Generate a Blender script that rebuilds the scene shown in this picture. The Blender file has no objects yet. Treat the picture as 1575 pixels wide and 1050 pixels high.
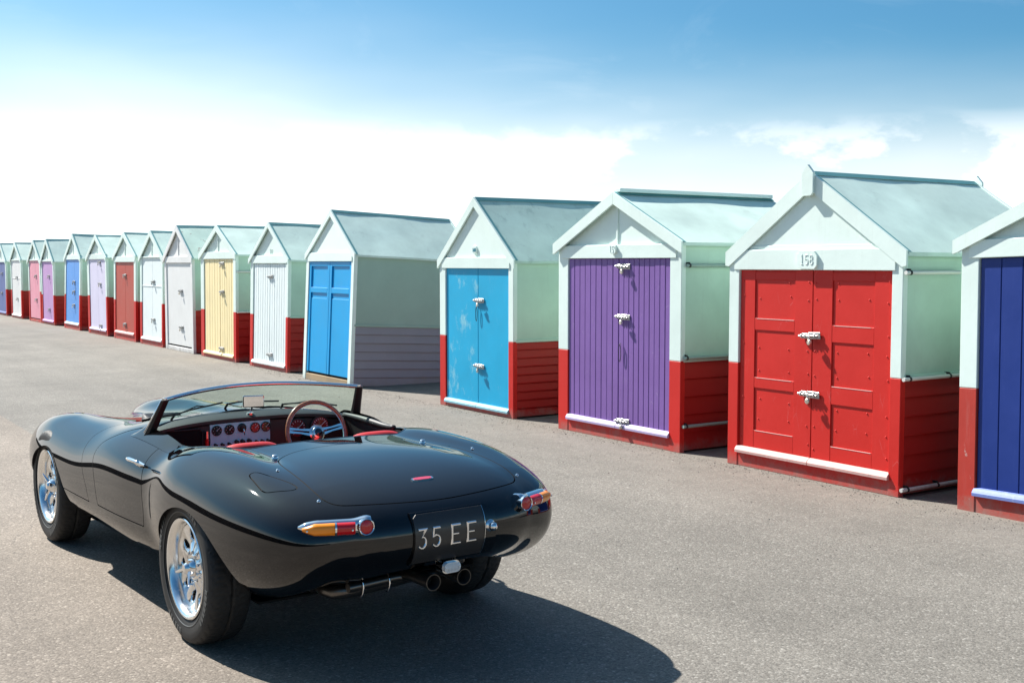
import bpy, bmesh, math, random
import numpy as np
from mathutils import Vector, Matrix
R = math.radians
sc = bpy.context.scene
random.seed(7); np.random.seed(7)

# ------------------------------------------------------------------ camera
cam_d = bpy.data.cameras.new('camera'); cam = bpy.data.objects.new('camera', cam_d)
sc.collection.objects.link(cam); sc.camera = cam
cam_d.sensor_width = 36.0; cam_d.lens = 36.0 * 1780 / 1575
cam_d.clip_start = 0.1; cam_d.clip_end = 3000
cam.location = (0, 0, 1.77)
cam.rotation_euler = (R(90) - math.atan(120 / 1780), 0, 0)

# ------------------------------------------------------------------ frames of the place
U = Vector((-0.5495, 0.8355, 0))            # along the row of huts, away from the camera
V = Vector((0.8355, 0.5495, 0))             # into the huts, away from the promenade
SUN_AZ, SUN_EL = R(19), R(45)
SUN = (U * math.cos(SUN_AZ) - V * math.sin(SUN_AZ)) * math.cos(SUN_EL) + Vector((0, 0, math.sin(SUN_EL)))

# ------------------------------------------------------------------ node helper
class NT:
    def __init__(s, tree): s.t = tree; s.t.nodes.clear()
    def n(s, typ, ins=None, **kw):
        nd = s.t.nodes.new(typ)
        for k, v in kw.items(): setattr(nd, k, v)
        for k, v in (ins or {}).items(): s.set(nd.inputs[k], v)
        return nd
    def set(s, sock, v):
        if isinstance(v, bpy.types.NodeSocket): s.t.links.new(v, sock)
        elif isinstance(v, bpy.types.Node): s.t.links.new(v.outputs[0], sock)
        else: sock.default_value = v
    def math(s, op, a, b=0.0, c=0.0, clamp=False):
        nd = s.n('ShaderNodeMath', {0: a, 1: b, 2: c}, operation=op); nd.use_clamp = clamp; return nd.outputs[0]
    def noise(s, vec, scale, detail=4, rough=.55, dist=0.0):
        return s.n('ShaderNodeTexNoise', {'Vector': vec, 'Scale': scale, 'Detail': detail, 'Roughness': rough, 'Distortion': dist}).outputs[0]
    def mix(s, f, a, b, mode='MIX'):
        nd = s.n('ShaderNodeMix', data_type='RGBA', blend_type=mode)
        s.set(nd.inputs[0], f); s.set(nd.inputs[6], a); s.set(nd.inputs[7], b); return nd.outputs[2]
    def ramp(s, f, stops, interp='LINEAR'):
        nd = s.n('ShaderNodeValToRGB', {0: f}); cr = nd.color_ramp; cr.interpolation = interp
        while len(cr.elements) > 1: cr.elements.remove(cr.elements[-1])
        cr.elements[0].position = stops[0][0]; cr.elements[0].color = col(stops[0][1])
        for p, c in stops[1:]:
            e = cr.elements.new(p); e.color = col(c)
        return nd.outputs[0]
    def maprange(s, v, a, b, c=0.0, d=1.0):
        return s.n('ShaderNodeMapRange', {0: v, 1: a, 2: b, 3: c, 4: d}).outputs[0]
def col(c):
    if isinstance(c, (int, float)): return (c, c, c, 1)
    return (*c[:3], 1)

SKYTINT = (.20, .41, .49, 1)
# ------------------------------------------------------------------ sky
world = bpy.data.worlds.new('World'); sc.world = world; world.use_nodes = True
w = NT(world.node_tree)
sky = w.n('ShaderNodeTexSky', sky_type='NISHITA')
sky.sun_disc = False; sky.sun_elevation = SUN_EL
sky.sun_rotation = math.atan2(SUN.x, SUN.y)
sky.altitude = 0; sky.air_density = 1.0; sky.dust_density = 1.2; sky.ozone_density = 2.5
tc = w.n('ShaderNodeTexCoord')
sep = w.n('ShaderNodeSeparateXYZ', {0: tc.outputs['Generated']})
# bright summer haze low in the sky, thicker towards the sun, and soft cumulus banks above it
gx = w.math('MULTIPLY', sep.outputs[0], SUN.x / .72); gy = w.math('MULTIPLY', sep.outputs[1], SUN.y / .72)
sunward = w.math('ADD', gx, gy)
mp = w.n('ShaderNodeMapping', {0: tc.outputs['Generated'], 3: (1, 1, 3.4)})
n1 = w.noise(w.n('ShaderNodeMapping', {0: tc.outputs['Generated'], 1: (.37, .12, .05), 3: (1, 1, 1.9)}).outputs[0], 9.5, 12, .58, .12)
n3 = w.noise(mp.outputs[0], 2.0, 4, .5)
wisp = w.noise(w.n('ShaderNodeMapping', {0: tc.outputs['Generated'], 3: (1.4, .8, 4)}).outputs[0], 3.2, 8, .6, .8)
shift = w.math('MULTIPLY', w.math('POWER', w.math('MAXIMUM', sunward, 0.0), .7), .095)
el = w.math('SUBTRACT', sep.outputs[2], shift)
el = w.math('ADD', el, w.math('MULTIPLY', w.math('SUBTRACT', .5, n3), .10))
hz = w.maprange(el, -.09, .165, 1, 0); hz.node.interpolation_type = 'SMOOTHERSTEP'
clm = w.maprange(n1, .49, .59, 0, .9); clm.node.interpolation_type = 'SMOOTHSTEP'
clband = w.maprange(sep.outputs[2], .085, .122, 1, 0)
clm = w.math('MULTIPLY', clm, clband)
wm = w.math('MULTIPLY', w.maprange(wisp, .55, .85, 0, .22), w.maprange(sep.outputs[2], .05, .5, 1, .25))
SKY_STR = .13
blue = w.mix(1.0, sky.outputs[0], SKYTINT, 'MULTIPLY')
sdot = w.n('ShaderNodeVectorMath', {0: tc.outputs['Generated'], 1: tuple(SUN)}, operation='DOT_PRODUCT').outputs['Value']
aur = w.math('MULTIPLY', w.math('POWER', w.math('MAXIMUM', sdot, 0.0), 5.0), .42)   # pale glow of the hazy air round the sun
blue = w.mix(aur, blue, (5.2, 5.6, 6.1, 1))
c0 = w.mix(wm, blue, (4.4, 4.9, 5.2, 1))
c1 = w.mix(hz, c0, (5.7, 5.75, 5.68, 1))
c2 = w.mix(w.math('MULTIPLY', clm, .8), c1, (5.9, 5.9, 5.8, 1))
w.n('ShaderNodeOutputWorld', {0: w.n('ShaderNodeBackground', {0: c2, 1: SKY_STR})})

sun_d = bpy.data.lights.new('sun', 'SUN'); sun = bpy.data.objects.new('sun', sun_d); sc.collection.objects.link(sun)
sun_d.energy = 5.0; sun_d.angle = R(.55); sun_d.color = (1, .955, .89)
sun.rotation_euler = SUN.to_track_quat('Z', 'Y').to_euler()
sc.view_settings.view_transform = 'Standard'; sc.view_settings.look = 'None'
sc.view_settings.exposure = 0.93; sc.view_settings.gamma = 1
sc.view_settings.use_curve_mapping = False
sc.cycles.max_bounces = 8; sc.cycles.caustics_reflective = False; sc.cycles.caustics_refractive = False
sc.cycles.sample_clamp_indirect = 6

# ------------------------------------------------------------------ object helpers
def mesh_obj(name, verts, faces, mats, parent=None, midx=None, smooth=False, normals=None):
    me = bpy.data.meshes.new(name)
    me.from_pydata([tuple(v) for v in verts], [], [tuple(f) for f in faces])
    for m in (mats if isinstance(mats, (list, tuple)) else [mats]): me.materials.append(m)
    if midx is not None: me.polygons.foreach_set('material_index', midx)
    if smooth: me.polygons.foreach_set('use_smooth', [True] * len(me.polygons))
    me.update()
    if normals is not None: me.normals_split_custom_set_from_vertices([tuple(n) for n in normals])
    o = bpy.data.objects.new(name, me); sc.collection.objects.link(o)
    if parent: o.parent = parent
    return o
def link_copy(o, parent=None, loc=None):
    c = o.copy(); sc.collection.objects.link(c)
    if parent is not None: c.parent = parent
    if loc is not None: c.location = loc
    return c
def empty(name, label, cat, group=None):
    o = bpy.data.objects.new(name, None); sc.collection.objects.link(o); o.empty_display_size = .2
    o['label'] = label; o['category'] = cat
    if group: o['group'] = group
    return o
class G:
    """collects simple solids, then links them as one mesh object"""
    def __init__(s): s.v = []; s.f = []; s.m = []; s.mi = 0
    def add(s, vs, fs):
        b = len(s.v); s.v += [tuple(v) for v in vs]; s.f += [tuple(b + i for i in f) for f in fs]; s.m += [s.mi] * len(fs)
    def box(s, x0, x1, y0, y1, z0, z1, bev=0.0, M=None):
        if bev <= 0:
            vs = [(x, y, z) for x in (x0, x1) for y in (y0, y1) for z in (z0, z1)]
            fs = [(0, 1, 3, 2), (4, 6, 7, 5), (0, 4, 5, 1), (2, 3, 7, 6), (0, 2, 6, 4), (1, 5, 7, 3)]
        else:
            b = bev; vs = []; fs = []
            X = (x0, x1); Y = (y0, y1); Z = (z0, z1); sg = (1, -1); idx = {}
            for i in (0, 1):
                for j in (0, 1):
                    for k in (0, 1):
                        idx[i, j, k, 0] = len(vs); vs.append((X[i], Y[j] + sg[j] * b, Z[k] + sg[k] * b))
                        idx[i, j, k, 1] = len(vs); vs.append((X[i] + sg[i] * b, Y[j], Z[k] + sg[k] * b))
                        idx[i, j, k, 2] = len(vs); vs.append((X[i] + sg[i] * b, Y[j] + sg[j] * b, Z[k]))
            for i in (0, 1):
                q = [idx[i, 0, 0, 0], idx[i, 1, 0, 0], idx[i, 1, 1, 0], idx[i, 0, 1, 0]]; fs.append(q if i else q[::-1])
                q = [idx[0, i, 0, 1], idx[0, i, 1, 1], idx[1, i, 1, 1], idx[1, i, 0, 1]]; fs.append(q if i else q[::-1])
                q = [idx[0, 0, i, 2], idx[1, 0, i, 2], idx[1, 1, i, 2], idx[0, 1, i, 2]]; fs.append(q if i else q[::-1])
            for j in (0, 1):
                for k in (0, 1):
                    q = [idx[0, j, k, 1], idx[1, j, k, 1], idx[1, j, k, 2], idx[0, j, k, 2]]; fs.append(q if j ^ k else q[::-1])
                    q = [idx[j, 0, k, 0], idx[j, 0, k, 2], idx[j, 1, k, 2], idx[j, 1, k, 0]]
                    fs.append([idx[j, 0, k, 0], idx[j, 1, k, 0], idx[j, 1, k, 2], idx[j, 0, k, 2]] if not (j ^ k) else [idx[j, 0, k, 0], idx[j, 0, k, 2], idx[j, 1, k, 2], idx[j, 1, k, 0]])
                    q = [idx[j, k, 0, 0], idx[j, k, 0, 1], idx[j, k, 1, 1], idx[j, k, 1, 0]]; fs.append(q if not (j ^ k) else q[::-1])
            for i in (0, 1):
                for j in (0, 1):
                    for k in (0, 1):
                        q = [idx[i, j, k, a] for a in (0, 1, 2)]; fs.append(q if (i + j + k) % 2 else q[::-1])
        if M is not None: vs = [tuple(M @ Vector(v)) for v in vs]
        s.add(vs, fs)
    def tube(s, pts, r, seg=8, caps=True, closed=False, rs=None):
        pts = [Vector(p) for p in pts]; n = len(pts); vs = []; fs = []
        T = []
        for i in range(n):
            a = pts[(i - 1) % n] if (closed or i > 0) else pts[i]; b = pts[(i + 1) % n] if (closed or i < n - 1) else pts[i]
            T.append((b - a).normalized())
        up = Vector((0, 0, 1)) if abs(T[0].z) < .9 else Vector((1, 0, 0))
        N = (up - T[0] * up.dot(T[0])).normalized()
        for i in range(n):
            N = (N - T[i] * N.dot(T[i])).normalized(); B = T[i].cross(N)
            rr = rs[i] if rs else r
            for k in range(seg):
                a = 2 * math.pi * k / seg; vs.append(tuple(pts[i] + (N * math.cos(a) + B * math.sin(a)) * rr))
        for i in range(n if closed else n - 1):
            j = (i + 1) % n
            for k in range(seg):
                l = (k + 1) % seg; fs.append((i * seg + k, i * seg + l, j * seg + l, j * seg + k))
        if caps and not closed:
            fs.append(tuple(range(seg))[::-1]); fs.append(tuple((n - 1) * seg + k for k in range(seg)))
        s.add(vs, fs)
    def lathe(s, prof, axis=(0, 0, 1), org=(0, 0, 0), seg=24, ref=None):
        A = Vector(axis).normalized(); o = Vector(org)
        X = Vector(ref) if ref else (Vector((1, 0, 0)) if abs(A.x) < .9 else Vector((0, 1, 0)))
        X = (X - A * X.dot(A)).normalized(); Y = A.cross(X); vs = []; fs = []
        for r, h in prof:
            for k in range(seg):
                a = 2 * math.pi * k / seg; vs.append(tuple(o + A * h + (X * math.cos(a) + Y * math.sin(a)) * max(r, 1e-5)))
        for i in range(len(prof) - 1):
            for k in range(seg):
                l = (k + 1) % seg; fs.append((i * seg + k, i * seg + l, (i + 1) * seg + l, (i + 1) * seg + k))
        s.add(vs, fs)
    def prism(s, poly, z0, z1, M=None):
        n = len(poly); vs = [(x, y, z0) for x, y in poly] + [(x, y, z1) for x, y in poly]
        if M is not None: vs = [tuple(M @ Vector(v)) for v in vs]
        s.add(vs, [tuple(range(n))[::-1], tuple(range(n, 2 * n))] + [(i, (i + 1) % n, n + (i + 1) % n, n + i) for i in range(n)])
    def link(s, name, mats, parent=None, smooth=False, flat_angle=None):
        o = mesh_obj(name, s.v, s.f, mats, parent, s.m, smooth)
        if flat_angle:
            o.data.set_sharp_from_angle(angle=R(flat_angle))
        return o
# ------------------------------------------------------------------ materials
MATS = {}
def mat(name, base=(.5, .5, .5), rough=.5, metal=0.0, coat=0.0, spec=.5, build=None, **kw):
    if name in MATS: return MATS[name]
    m = bpy.data.materials.new(name); m.use_nodes = True; t = NT(m.node_tree)
    b = t.n('ShaderNodeBsdfPrincipled', {'Base Color': col(base), 'Roughness': rough, 'Metallic': metal, 'Coat Weight': coat, 'Specular IOR Level': spec})
    for k, v in kw.items(): b.inputs[k.replace('_', ' ')].default_value = v
    if build: build(t, b)
    t.n('ShaderNodeOutputMaterial', {0: b.outputs[0]})
    MATS[name] = m; return m

def build_asphalt(t, b):
    g = t.n('ShaderNodeNewGeometry'); P = g.outputs['Position']
    sd = lambda vx, vy: t.n('ShaderNodeVectorMath', {0: P, 1: (vx, vy, 0)}, operation='DOT_PRODUCT').outputs['Value']
    S = sd(U.x, U.y); D = sd(V.x, V.y)
    v1 = t.n('ShaderNodeTexVoronoi', {'Vector': P, 'Scale': 90.0}); v2 = t.n('ShaderNodeTexVoronoi', {'Vector': P, 'Scale': 150.0})
    s1 = t.noise(P, 60, 3, .7); big = t.noise(P, .32, 5, .6); mid = t.noise(P, 1.7, 6, .68); fine = t.noise(P, 7, 6, .7)
    r1 = t.n('ShaderNodeSeparateColor', {0: v1.outputs['Color']}).outputs[0]; r2 = t.n('ShaderNodeSeparateColor', {0: v2.outputs['Color']}).outputs[1]
    stone = t.ramp(r1, [(0, (.045, .041, .036)), (.12, (.10, .092, .082)), (.4, (.20, .185, .165)), (.8, (.275, .255, .228)), (.93, (.38, .355, .32)), (1, (.70, .67, .62))])
    stone2 = t.ramp(r2, [(0, (.07, .064, .057)), (.5, (.215, .198, .177)), (.9, (.33, .305, .275)), (1, (.55, .52, .48))])
    c = t.mix(.42, stone, stone2)
    c = t.mix(.12, c, t.ramp(s1, [(.3, (.14, .128, .115)), (.7, (.34, .315, .285))]))
    # the older pinkish surfacing on the seaward side, the greyer strip in front of the huts, with a joint between them
    wob = t.math('MULTIPLY', t.math('SUBTRACT', t.noise(P, 9, 3, .6), .5), .05)
    dd = t.math('ADD', t.math('SUBTRACT', D, 2.39), wob)
    wid = t.maprange(S, 3.5, 8.0, 1.6, .02)
    m = t.math('ADD', t.math('DIVIDE', dd, wid), .5, clamp=True)
    c = t.mix(.36, c, (.215, .199, .180, 1))
    old = t.mix(1, c, (1.0, .92, .845, 1), 'MULTIPLY'); new = t.mix(1, c, (.84, .84, .815, 1), 'MULTIPLY')
    c = t.mix(m, old, new)
    c = t.mix(1, c, t.ramp(big, [(.32, .84), (.68, 1.14)]), 'MULTIPLY')
    c = t.mix(1, c, t.ramp(mid, [(.3, .90), (.72, 1.08)]), 'MULTIPLY')
    comb = t.n('ShaderNodeCombineXYZ', {0: t.math('MULTIPLY', S, .16), 1: t.math('MULTIPLY', D, 1.5)})
    c = t.mix(1, c, t.ramp(t.noise(comb, 1.0, 5, .6), [(.34, .89), (.66, 1.07)]), 'MULTIPLY')      # wear running along the promenade
    # blown sand and dirt drifting against the huts, worn smooth and paler
    dr = t.math('ADD', D, t.math('MULTIPLY', t.math('SUBTRACT', mid, .5), 1.6))
    dust = t.maprange(dr, 5.6, 7.3, 0, .55)
    c = t.mix(dust, c, t.mix(t.ramp(fine, [(.35, 0), (.7, 1)]), (.17, .152, .13, 1), (.27, .24, .205, 1)))
    dk = t.math('MULTIPLY', t.ramp(t.noise(P, 3.4, 7, .72), [(.60, 0), (.70, 1)]), t.maprange(D, 4.6, 7.0, .12, .6))
    c = t.mix(dk, c, (.115, .10, .085, 1))
    # drips of oil, gum and chalky scuffs
    v3 = t.n('ShaderNodeTexVoronoi', {'Vector': t.n('ShaderNodeVectorMath', {0: P, 1: t.n('ShaderNodeVectorMath', {0: t.n('ShaderNodeTexNoise', {'Vector': P, 'Scale': 14.0}).outputs['Color']}, operation='SCALE').outputs[0]}, operation='ADD').outputs[0], 'Scale': 1.25})
    spot = t.maprange(v3.outputs['Distance'], .018, .030, .75, 0)
    c = t.mix(spot, c, (.055, .05, .045, 1))
    v4 = t.n('ShaderNodeTexVoronoi', {'Vector': P, 'Scale': 2.3}); sp4 = t.maprange(v4.outputs['Distance'], .020, .028, .7, 0)
    c = t.mix(sp4, c, (.40, .38, .35, 1))
    sc1 = t.noise(t.n('ShaderNodeMapping', {0: P, 2: (0, 0, .58), 3: (2.2, 12, 1)}).outputs[0], 2.3, 8, .78)
    c = t.mix(t.math('MULTIPLY', t.ramp(sc1, [(.70, 0), (.76, 1)]), .45), c, (.50, .48, .45, 1))
    # hairline cracks
    cw = t.n('ShaderNodeVectorMath', {0: P, 1: t.n('ShaderNodeVectorMath', {0: t.n('ShaderNodeTexNoise', {'Vector': P, 'Scale': 1.3, 'Detail': 6.0}).outputs['Color'], 3: .9}, operation='SCALE').outputs[0]}, operation='ADD').outputs[0]
    v5 = t.n('ShaderNodeTexVoronoi', {'Vector': cw, 'Scale': .23}, feature='DISTANCE_TO_EDGE')
    cr = t.math('MULTIPLY', t.maprange(v5.outputs[0], .0, .0016, 1, 0), t.ramp(t.noise(P, .5, 3, .6), [(.50, 0), (.58, 1)]))
    c = t.mix(t.math('MULTIPLY', cr, .5), c, (.07, .063, .055, 1))
    t.set(b.inputs['Base Color'], c)
    h = t.math('ADD', t.math('MULTIPLY', v1.outputs['Distance'], -.7), t.math('MULTIPLY', s1, .4))
    t.set(b.inputs['Normal'], t.n('ShaderNodeBump', {'Strength': .55, 'Distance': .005, 'Height': h}))
M_ASPH = mat('asphalt', rough=.85, spec=.3, build=build_asphalt)

def grimy(name, base, rough=.45, amt=.25, grain=(1, 1, 1), dirt=(.25, .22, .19), scratch=0.0, coat=0.0, patch=None, streak=.0, spec=.3):
    def bld(t, b):
        tcn = t.n('ShaderNodeTexCoord'); oi = t.n('ShaderNodeObjectInfo')
        off = t.n('ShaderNodeVectorMath', {0: tcn.outputs['Object'], 1: oi.outputs['Location']}, operation='ADD').outputs[0]
        mp = t.n('ShaderNodeMapping', {0: off, 3: grain}).outputs[0]
        n1 = t.noise(mp, 3.0, 6, .65); n2 = t.noise(mp, 24, 5, .7); n3 = t.noise(off, 1.1, 3, .5)
        c = t.mix(1, col(base), t.ramp(n1, [(.25, 1 - amt * .45), (.75, 1 + amt * .35)]), 'MULTIPLY')
        c = t.mix(1, c, t.ramp(n3, [(.3, 1 - amt * .3), (.7, 1 + amt * .25)]), 'MULTIPLY')
        d = t.ramp(n2, [(.64, 0), (.74, 1)])
        c = t.mix(t.math('MULTIPLY', d, amt * .55), c, col(dirt))
        if streak:
            ms = t.n('ShaderNodeMapping', {0: off, 3: (14, 14, .9)}).outputs[0]
            ns = t.ramp(t.noise(ms, 1.6, 5, .7), [(.56, 0), (.72, 1)])
            c = t.mix(t.math('MULTIPLY', ns, streak), c, col(dirt))
        if scratch:
            v = t.n('ShaderNodeTexVoronoi', {'Vector': t.n('ShaderNodeMapping', {0: off, 2: (0, .5, 0), 3: (9, 9, 1.6)}).outputs[0], 'Scale': 1.7}, feature='DISTANCE_TO_EDGE')
            e = t.maprange(v.outputs[0], 0, .010, 1, 0)
            e = t.math('MULTIPLY', e, t.ramp(t.noise(off, 5, 3, .6), [(.56, 0), (.66, 1)]))
            c = t.mix(t.math('MULTIPLY', e, scratch), c, (.72, .68, .66, 1))
        if patch:
            pc, cov, sc_, pf = patch[:4]; pw = patch[4] if len(patch) > 4 else .035
            pn = t.noise(t.n('ShaderNodeMapping', {0: off, 3: (1.2, 1.2, .8)}).outputs[0], sc_, 8, .72)
            pm = t.ramp(pn, [(cov, 0), (cov + pw, 1)])
            c = t.mix(t.math('MULTIPLY', pm, pf), c, col(pc))
        wp = t.n('ShaderNodeNewGeometry').outputs['Position']; wz = t.n('ShaderNodeSeparateXYZ', {0: wp}).outputs[2]
        spl_ = t.math('ADD', wz, t.math('MULTIPLY', t.math('SUBTRACT', t.noise(wp, 7, 6, .75), .5), .34))
        c = t.mix(t.maprange(spl_, -.03, .11, .62, 0), c, (.26, .225, .19, 1))     # dried splashes of grit at the foot
        t.set(b.inputs['Base Color'], c)
        t.set(b.inputs['Roughness'], t.maprange(n1, .2, .8, rough - .08, rough + .14))
        t.set(b.inputs['Normal'], t.n('ShaderNodeBump', {'Strength': .35, 'Distance': .003, 'Height': t.math('ADD', t.math('MULTIPLY', n2, .6), n1)}))
    return mat(name, base, rough, coat=coat, spec=spec, build=bld)

# ------------------------------------------------------------------ ground
def rowpt(s, d, z=0.0): p = U * s + V * d; return (p.x, p.y, z)
gr = mesh_obj('ground', [(-1500, -1500, 0), (1500, -1500, 0), (1500, 1500, 0), (-1500, 1500, 0)], [(0, 1, 2, 3)], M_ASPH); gr['kind'] = 'structure'
rr = random.Random(3)
# grit and pebbles blown against the feet of the huts
g_v = []; g_f = []
for i in range(2600):
    s_ = rr.uniform(4.2, 20); d_ = 7.2 - abs(rr.gauss(0, .16 if rr.random() < .75 else 1.2)); r_ = rr.uniform(.0025, .009) * (1 if rr.random() < .95 else 1.7)
    if d_ < 3.2: continue
    p = U * s_ + V * d_; a_ = rr.uniform(0, 6.28); b_ = len(g_v)
    for k in range(5):
        q = a_ + k * 1.2566 + rr.uniform(-.3, .3); g_v.append((p.x + r_ * math.cos(q), p.y + r_ * math.sin(q), 0))
    g_v.append((p.x, p.y, r_ * rr.uniform(.5, .9)))
    for k in range(5): g_f.append((b_ + k, b_ + (k + 1) % 5, b_ + 5))
grit = mesh_obj('grit', g_v, g_f, mat('grit', (.16, .14, .12), .9)); grit['kind'] = 'stuff'
# unseen low wall, added behind the camera to reflect a dark band in the paintwork
REFLWALL = grimy('reflection_wall_dark', (.10, .085, .068), .85, .4, dirt=(.03, .03, .025))
g_ = []
wq_ = bpy.data.objects.new('reflection_wall', None); sc.collection.objects.link(wq_); wq_['label'] = 'added dark wall behind the camera, put in for the band it reflects in the car paint'; wq_['category'] = 'wall'
for s0 in range(-30, 90, 6):
    v_ = []
    for s1_, z0, z1, t0, t1 in ((0, 0, 1.25, -.14, .14), (1, 1.253, 1.36, -.2, .2)):
        v_ = [rowpt(s0 + a + .01, -7.5 + b, c) for a in (0, 5.98) for b in (t0, t1) for c in (z0, z1)]
        o_ = mesh_obj('wall_panel' if s1_ == 0 else 'coping', v_, [(0, 1, 3, 2), (4, 6, 7, 5), (0, 4, 5, 1), (2, 3, 7, 6), (0, 2, 6, 4), (1, 5, 7, 3)], REFLWALL, wq_)
# ------------------------------------------------------------------ strokes for digits and letters (unit box: x 0..1, y 0..1)
def arc(cx, cy, rx, ry, a0, a1, n=10):
    return [(cx + rx * math.cos(R(a0 + (a1 - a0) * i / n)), cy + ry * math.sin(R(a0 + (a1 - a0) * i / n))) for i in range(n + 1)]
GLY = {
    '0': [arc(.5, .5, .36, .5, 0, 360, 18)],
    '1': [[(.28, .8), (.52, 1), (.52, 0)], [(.28, 0), (.76, 0)]],
    '2': [arc(.48, .70, .36, .30, 160, -25, 10) + [(.12, 0), (.86, 0)]],
    '3': [[(.12, 1), (.86, 1), (.44, .60)] + arc(.46, .31, .38, .31, 85, -145, 14)],
    '5': [[(.84, 1), (.24, 1), (.2, .56)] + arc(.46, .31, .38, .31, 125, -145, 14)],
    '6': [[(.72, 1), (.3, .62)] + arc(.48, .31, .36, .31, 150, -210, 18)],
    '8': [arc(.5, .75, .30, .25, 0, 360, 14), arc(.5, .26, .37, .26, 0, 360, 14)],
    '9': [arc(.52, .69, .36, .31, -30, 330, 18), [(.86, .6), (.6, 0)]],
    'E': [[(.86, 1), (.12, 1), (.12, 0), (.86, 0)], [(.12, .52), (.7, .52)]],
}
def glyph(g, ch, x0, z0, wd, ht, thick, M, depth=.006):
    """flat-faced raised strokes in the x-z plane, standing out towards -y, placed with M"""
    for st_ in GLY[ch]:
        P = [Vector((x0 + a * wd, z0 + b * ht)) for a, b in st_]; L = []; Rr = []
        closed = (P[0] - P[-1]).length < 1e-6
        if closed: P = P[:-1]
        n = len(P)
        for i in range(n):
            a = P[i - 1] if (i or closed) else P[i]; b = P[(i + 1) % n] if (i < n - 1 or closed) else P[i]
            d1 = (P[i] - a); d2 = (b - P[i])
            d1 = d1.normalized() if d1.length > 1e-9 else d2.normalized(); d2 = d2.normalized() if d2.length > 1e-9 else d1
            t = (d1 + d2).normalized() if (d1 + d2).length > 1e-6 else d1
            k = min(1 / max(t.dot(d1), .45), 1.8); nn = Vector((-t.y, t.x)) * thick / 2 * k
            L.append(P[i] + nn); Rr.append(P[i] - nn)
        vs = []
        for i in range(n):
            for q, y in ((L[i], 0), (Rr[i], 0), ((L[i] * .7 + Rr[i] * .3), -depth), ((L[i] * .3 + Rr[i] * .7), -depth)): vs.append(tuple(M @ Vector((q.x, y, q.y))))
        fs = []
        for i in range(n if closed else n - 1):
            j = (i + 1) % n
            for a, b in ((0, 2), (2, 3), (3, 1)): fs.append((i * 4 + a, j * 4 + a, j * 4 + b, i * 4 + b))
        if not closed: fs += [(0, 1, 3, 2), ((n - 1) * 4, (n - 1) * 4 + 2, (n - 1) * 4 + 3, (n - 1) * 4 + 1)]
        g.add(vs, fs)

# ------------------------------------------------------------------ beach huts
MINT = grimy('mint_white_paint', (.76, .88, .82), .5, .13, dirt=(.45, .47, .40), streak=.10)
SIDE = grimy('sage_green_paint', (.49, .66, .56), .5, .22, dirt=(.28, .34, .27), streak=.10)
ROOF = grimy('roof_felt_green', (.60, .74, .67), .62, .28, dirt=(.30, .36, .32), patch=((.40, .50, .46), .60, 2.6, .35, .08))
ROOF_B = grimy('roof_felt_flaking', (.60, .76, .65), .62, .28, patch=((.30, .20, .17), .60, 5.0, .8))
ROOF_C = grimy('roof_felt_mildewed', (.52, .67, .60), .62, .3, patch=((.28, .40, .37), .54, 3.4, .55, .10))
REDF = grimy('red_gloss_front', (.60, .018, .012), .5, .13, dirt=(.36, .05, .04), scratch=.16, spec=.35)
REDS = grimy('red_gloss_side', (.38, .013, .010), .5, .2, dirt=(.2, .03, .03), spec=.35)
REDW = grimy('red_weathered', (.50, .05, .035), .5, .3, dirt=(.55, .45, .42), streak=.10, patch=((.52, .40, .36), .66, 9, .8))
PURP = grimy('purple_paint', (.215, .115, .36), .42, .16, dirt=(.36, .28, .50), scratch=.25, streak=.06)
BLU3 = grimy('cyan_blue_paint', (.010, .38, .64), .45, .16, dirt=(.05, .33, .5), scratch=.3, patch=((.30, .60, .66), .66, 2.2, .5, .1))
BLU3W = grimy('worn_cyan_blue_paint', (.010, .38, .64), .45, .16, dirt=(.05, .33, .5), scratch=.3, patch=((.45, .70, .68), .54, 3.4, .7, .16))
BLU4 = grimy('bright_blue_paint', (.005, .34, .70), .38, .12, dirt=(.05, .28, .5))
NAVY = grimy('navy_paint', (.012, .038, .22), .42, .2, dirt=(.10, .14, .36), streak=.12)
NAVYD = grimy('navy_drip_pale', (.20, .27, .60), .5, .3, dirt=(.5, .55, .7), streak=.3)
WPAN = grimy('pale_grey_white_paint', (.80, .87, .86), .5, .10, dirt=(.5, .55, .5))
TEAL = grimy('teal_trim_paint', (.05, .36, .45), .45, .15)
YELL = grimy('primrose_paint', (.95, .80, .46), .5, .12, dirt=(.55, .38, .16))
WHIT = grimy('old_white_paint', (.80, .80, .78), .5, .12, dirt=(.45, .40, .34), streak=.12)
BRIC = grimy('brick_red_paint', (.46, .075, .05), .45, .2)
LILA = grimy('pale_lilac_paint', (.70, .66, .82), .5, .1)
BLU11 = grimy('cornflower_paint', (.11, .32, .74), .45, .1)
MAUV = grimy('mauve_paint', (.55, .33, .60), .5, .1)
PINK = grimy('pink_paint', (.80, .34, .42), .5, .12)
SLAT = grimy('slate_blue_paint', (.13, .17, .38), .5, .2)
GREYV = grimy('violet_grey_boards', (.27, .265, .31), .45, .15, dirt=(.14, .14, .17))
GREYU = grimy('grey_sage_panel', (.33, .47, .41), .5, .15)
PIPE = grimy('white_pipe', (.72, .72, .68), .4, .2, dirt=(.4, .38, .33))
PIPEG = grimy('grey_green_pipe', (.30, .40, .36), .4, .2)
WOOD = grimy('bare_timber', (.38, .27, .15), .7, .4, dirt=(.12, .08, .05))
GALV = grimy('galvanised_steel', (.50, .50, .49), .38, .25, dirt=(.25, .2, .16)); GALV.node_tree.nodes['Principled BSDF'].inputs['Metallic'].default_value = .75
BRASS = grimy('padlock_metal', (.66, .62, .54), .3, .25, dirt=(.25, .18, .1)); BRASS.node_tree.nodes['Principled BSDF'].inputs['Metallic'].default_value = .85
DARKM = mat('dark_rubber_band', (.02, .02, .02), .6)
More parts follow.
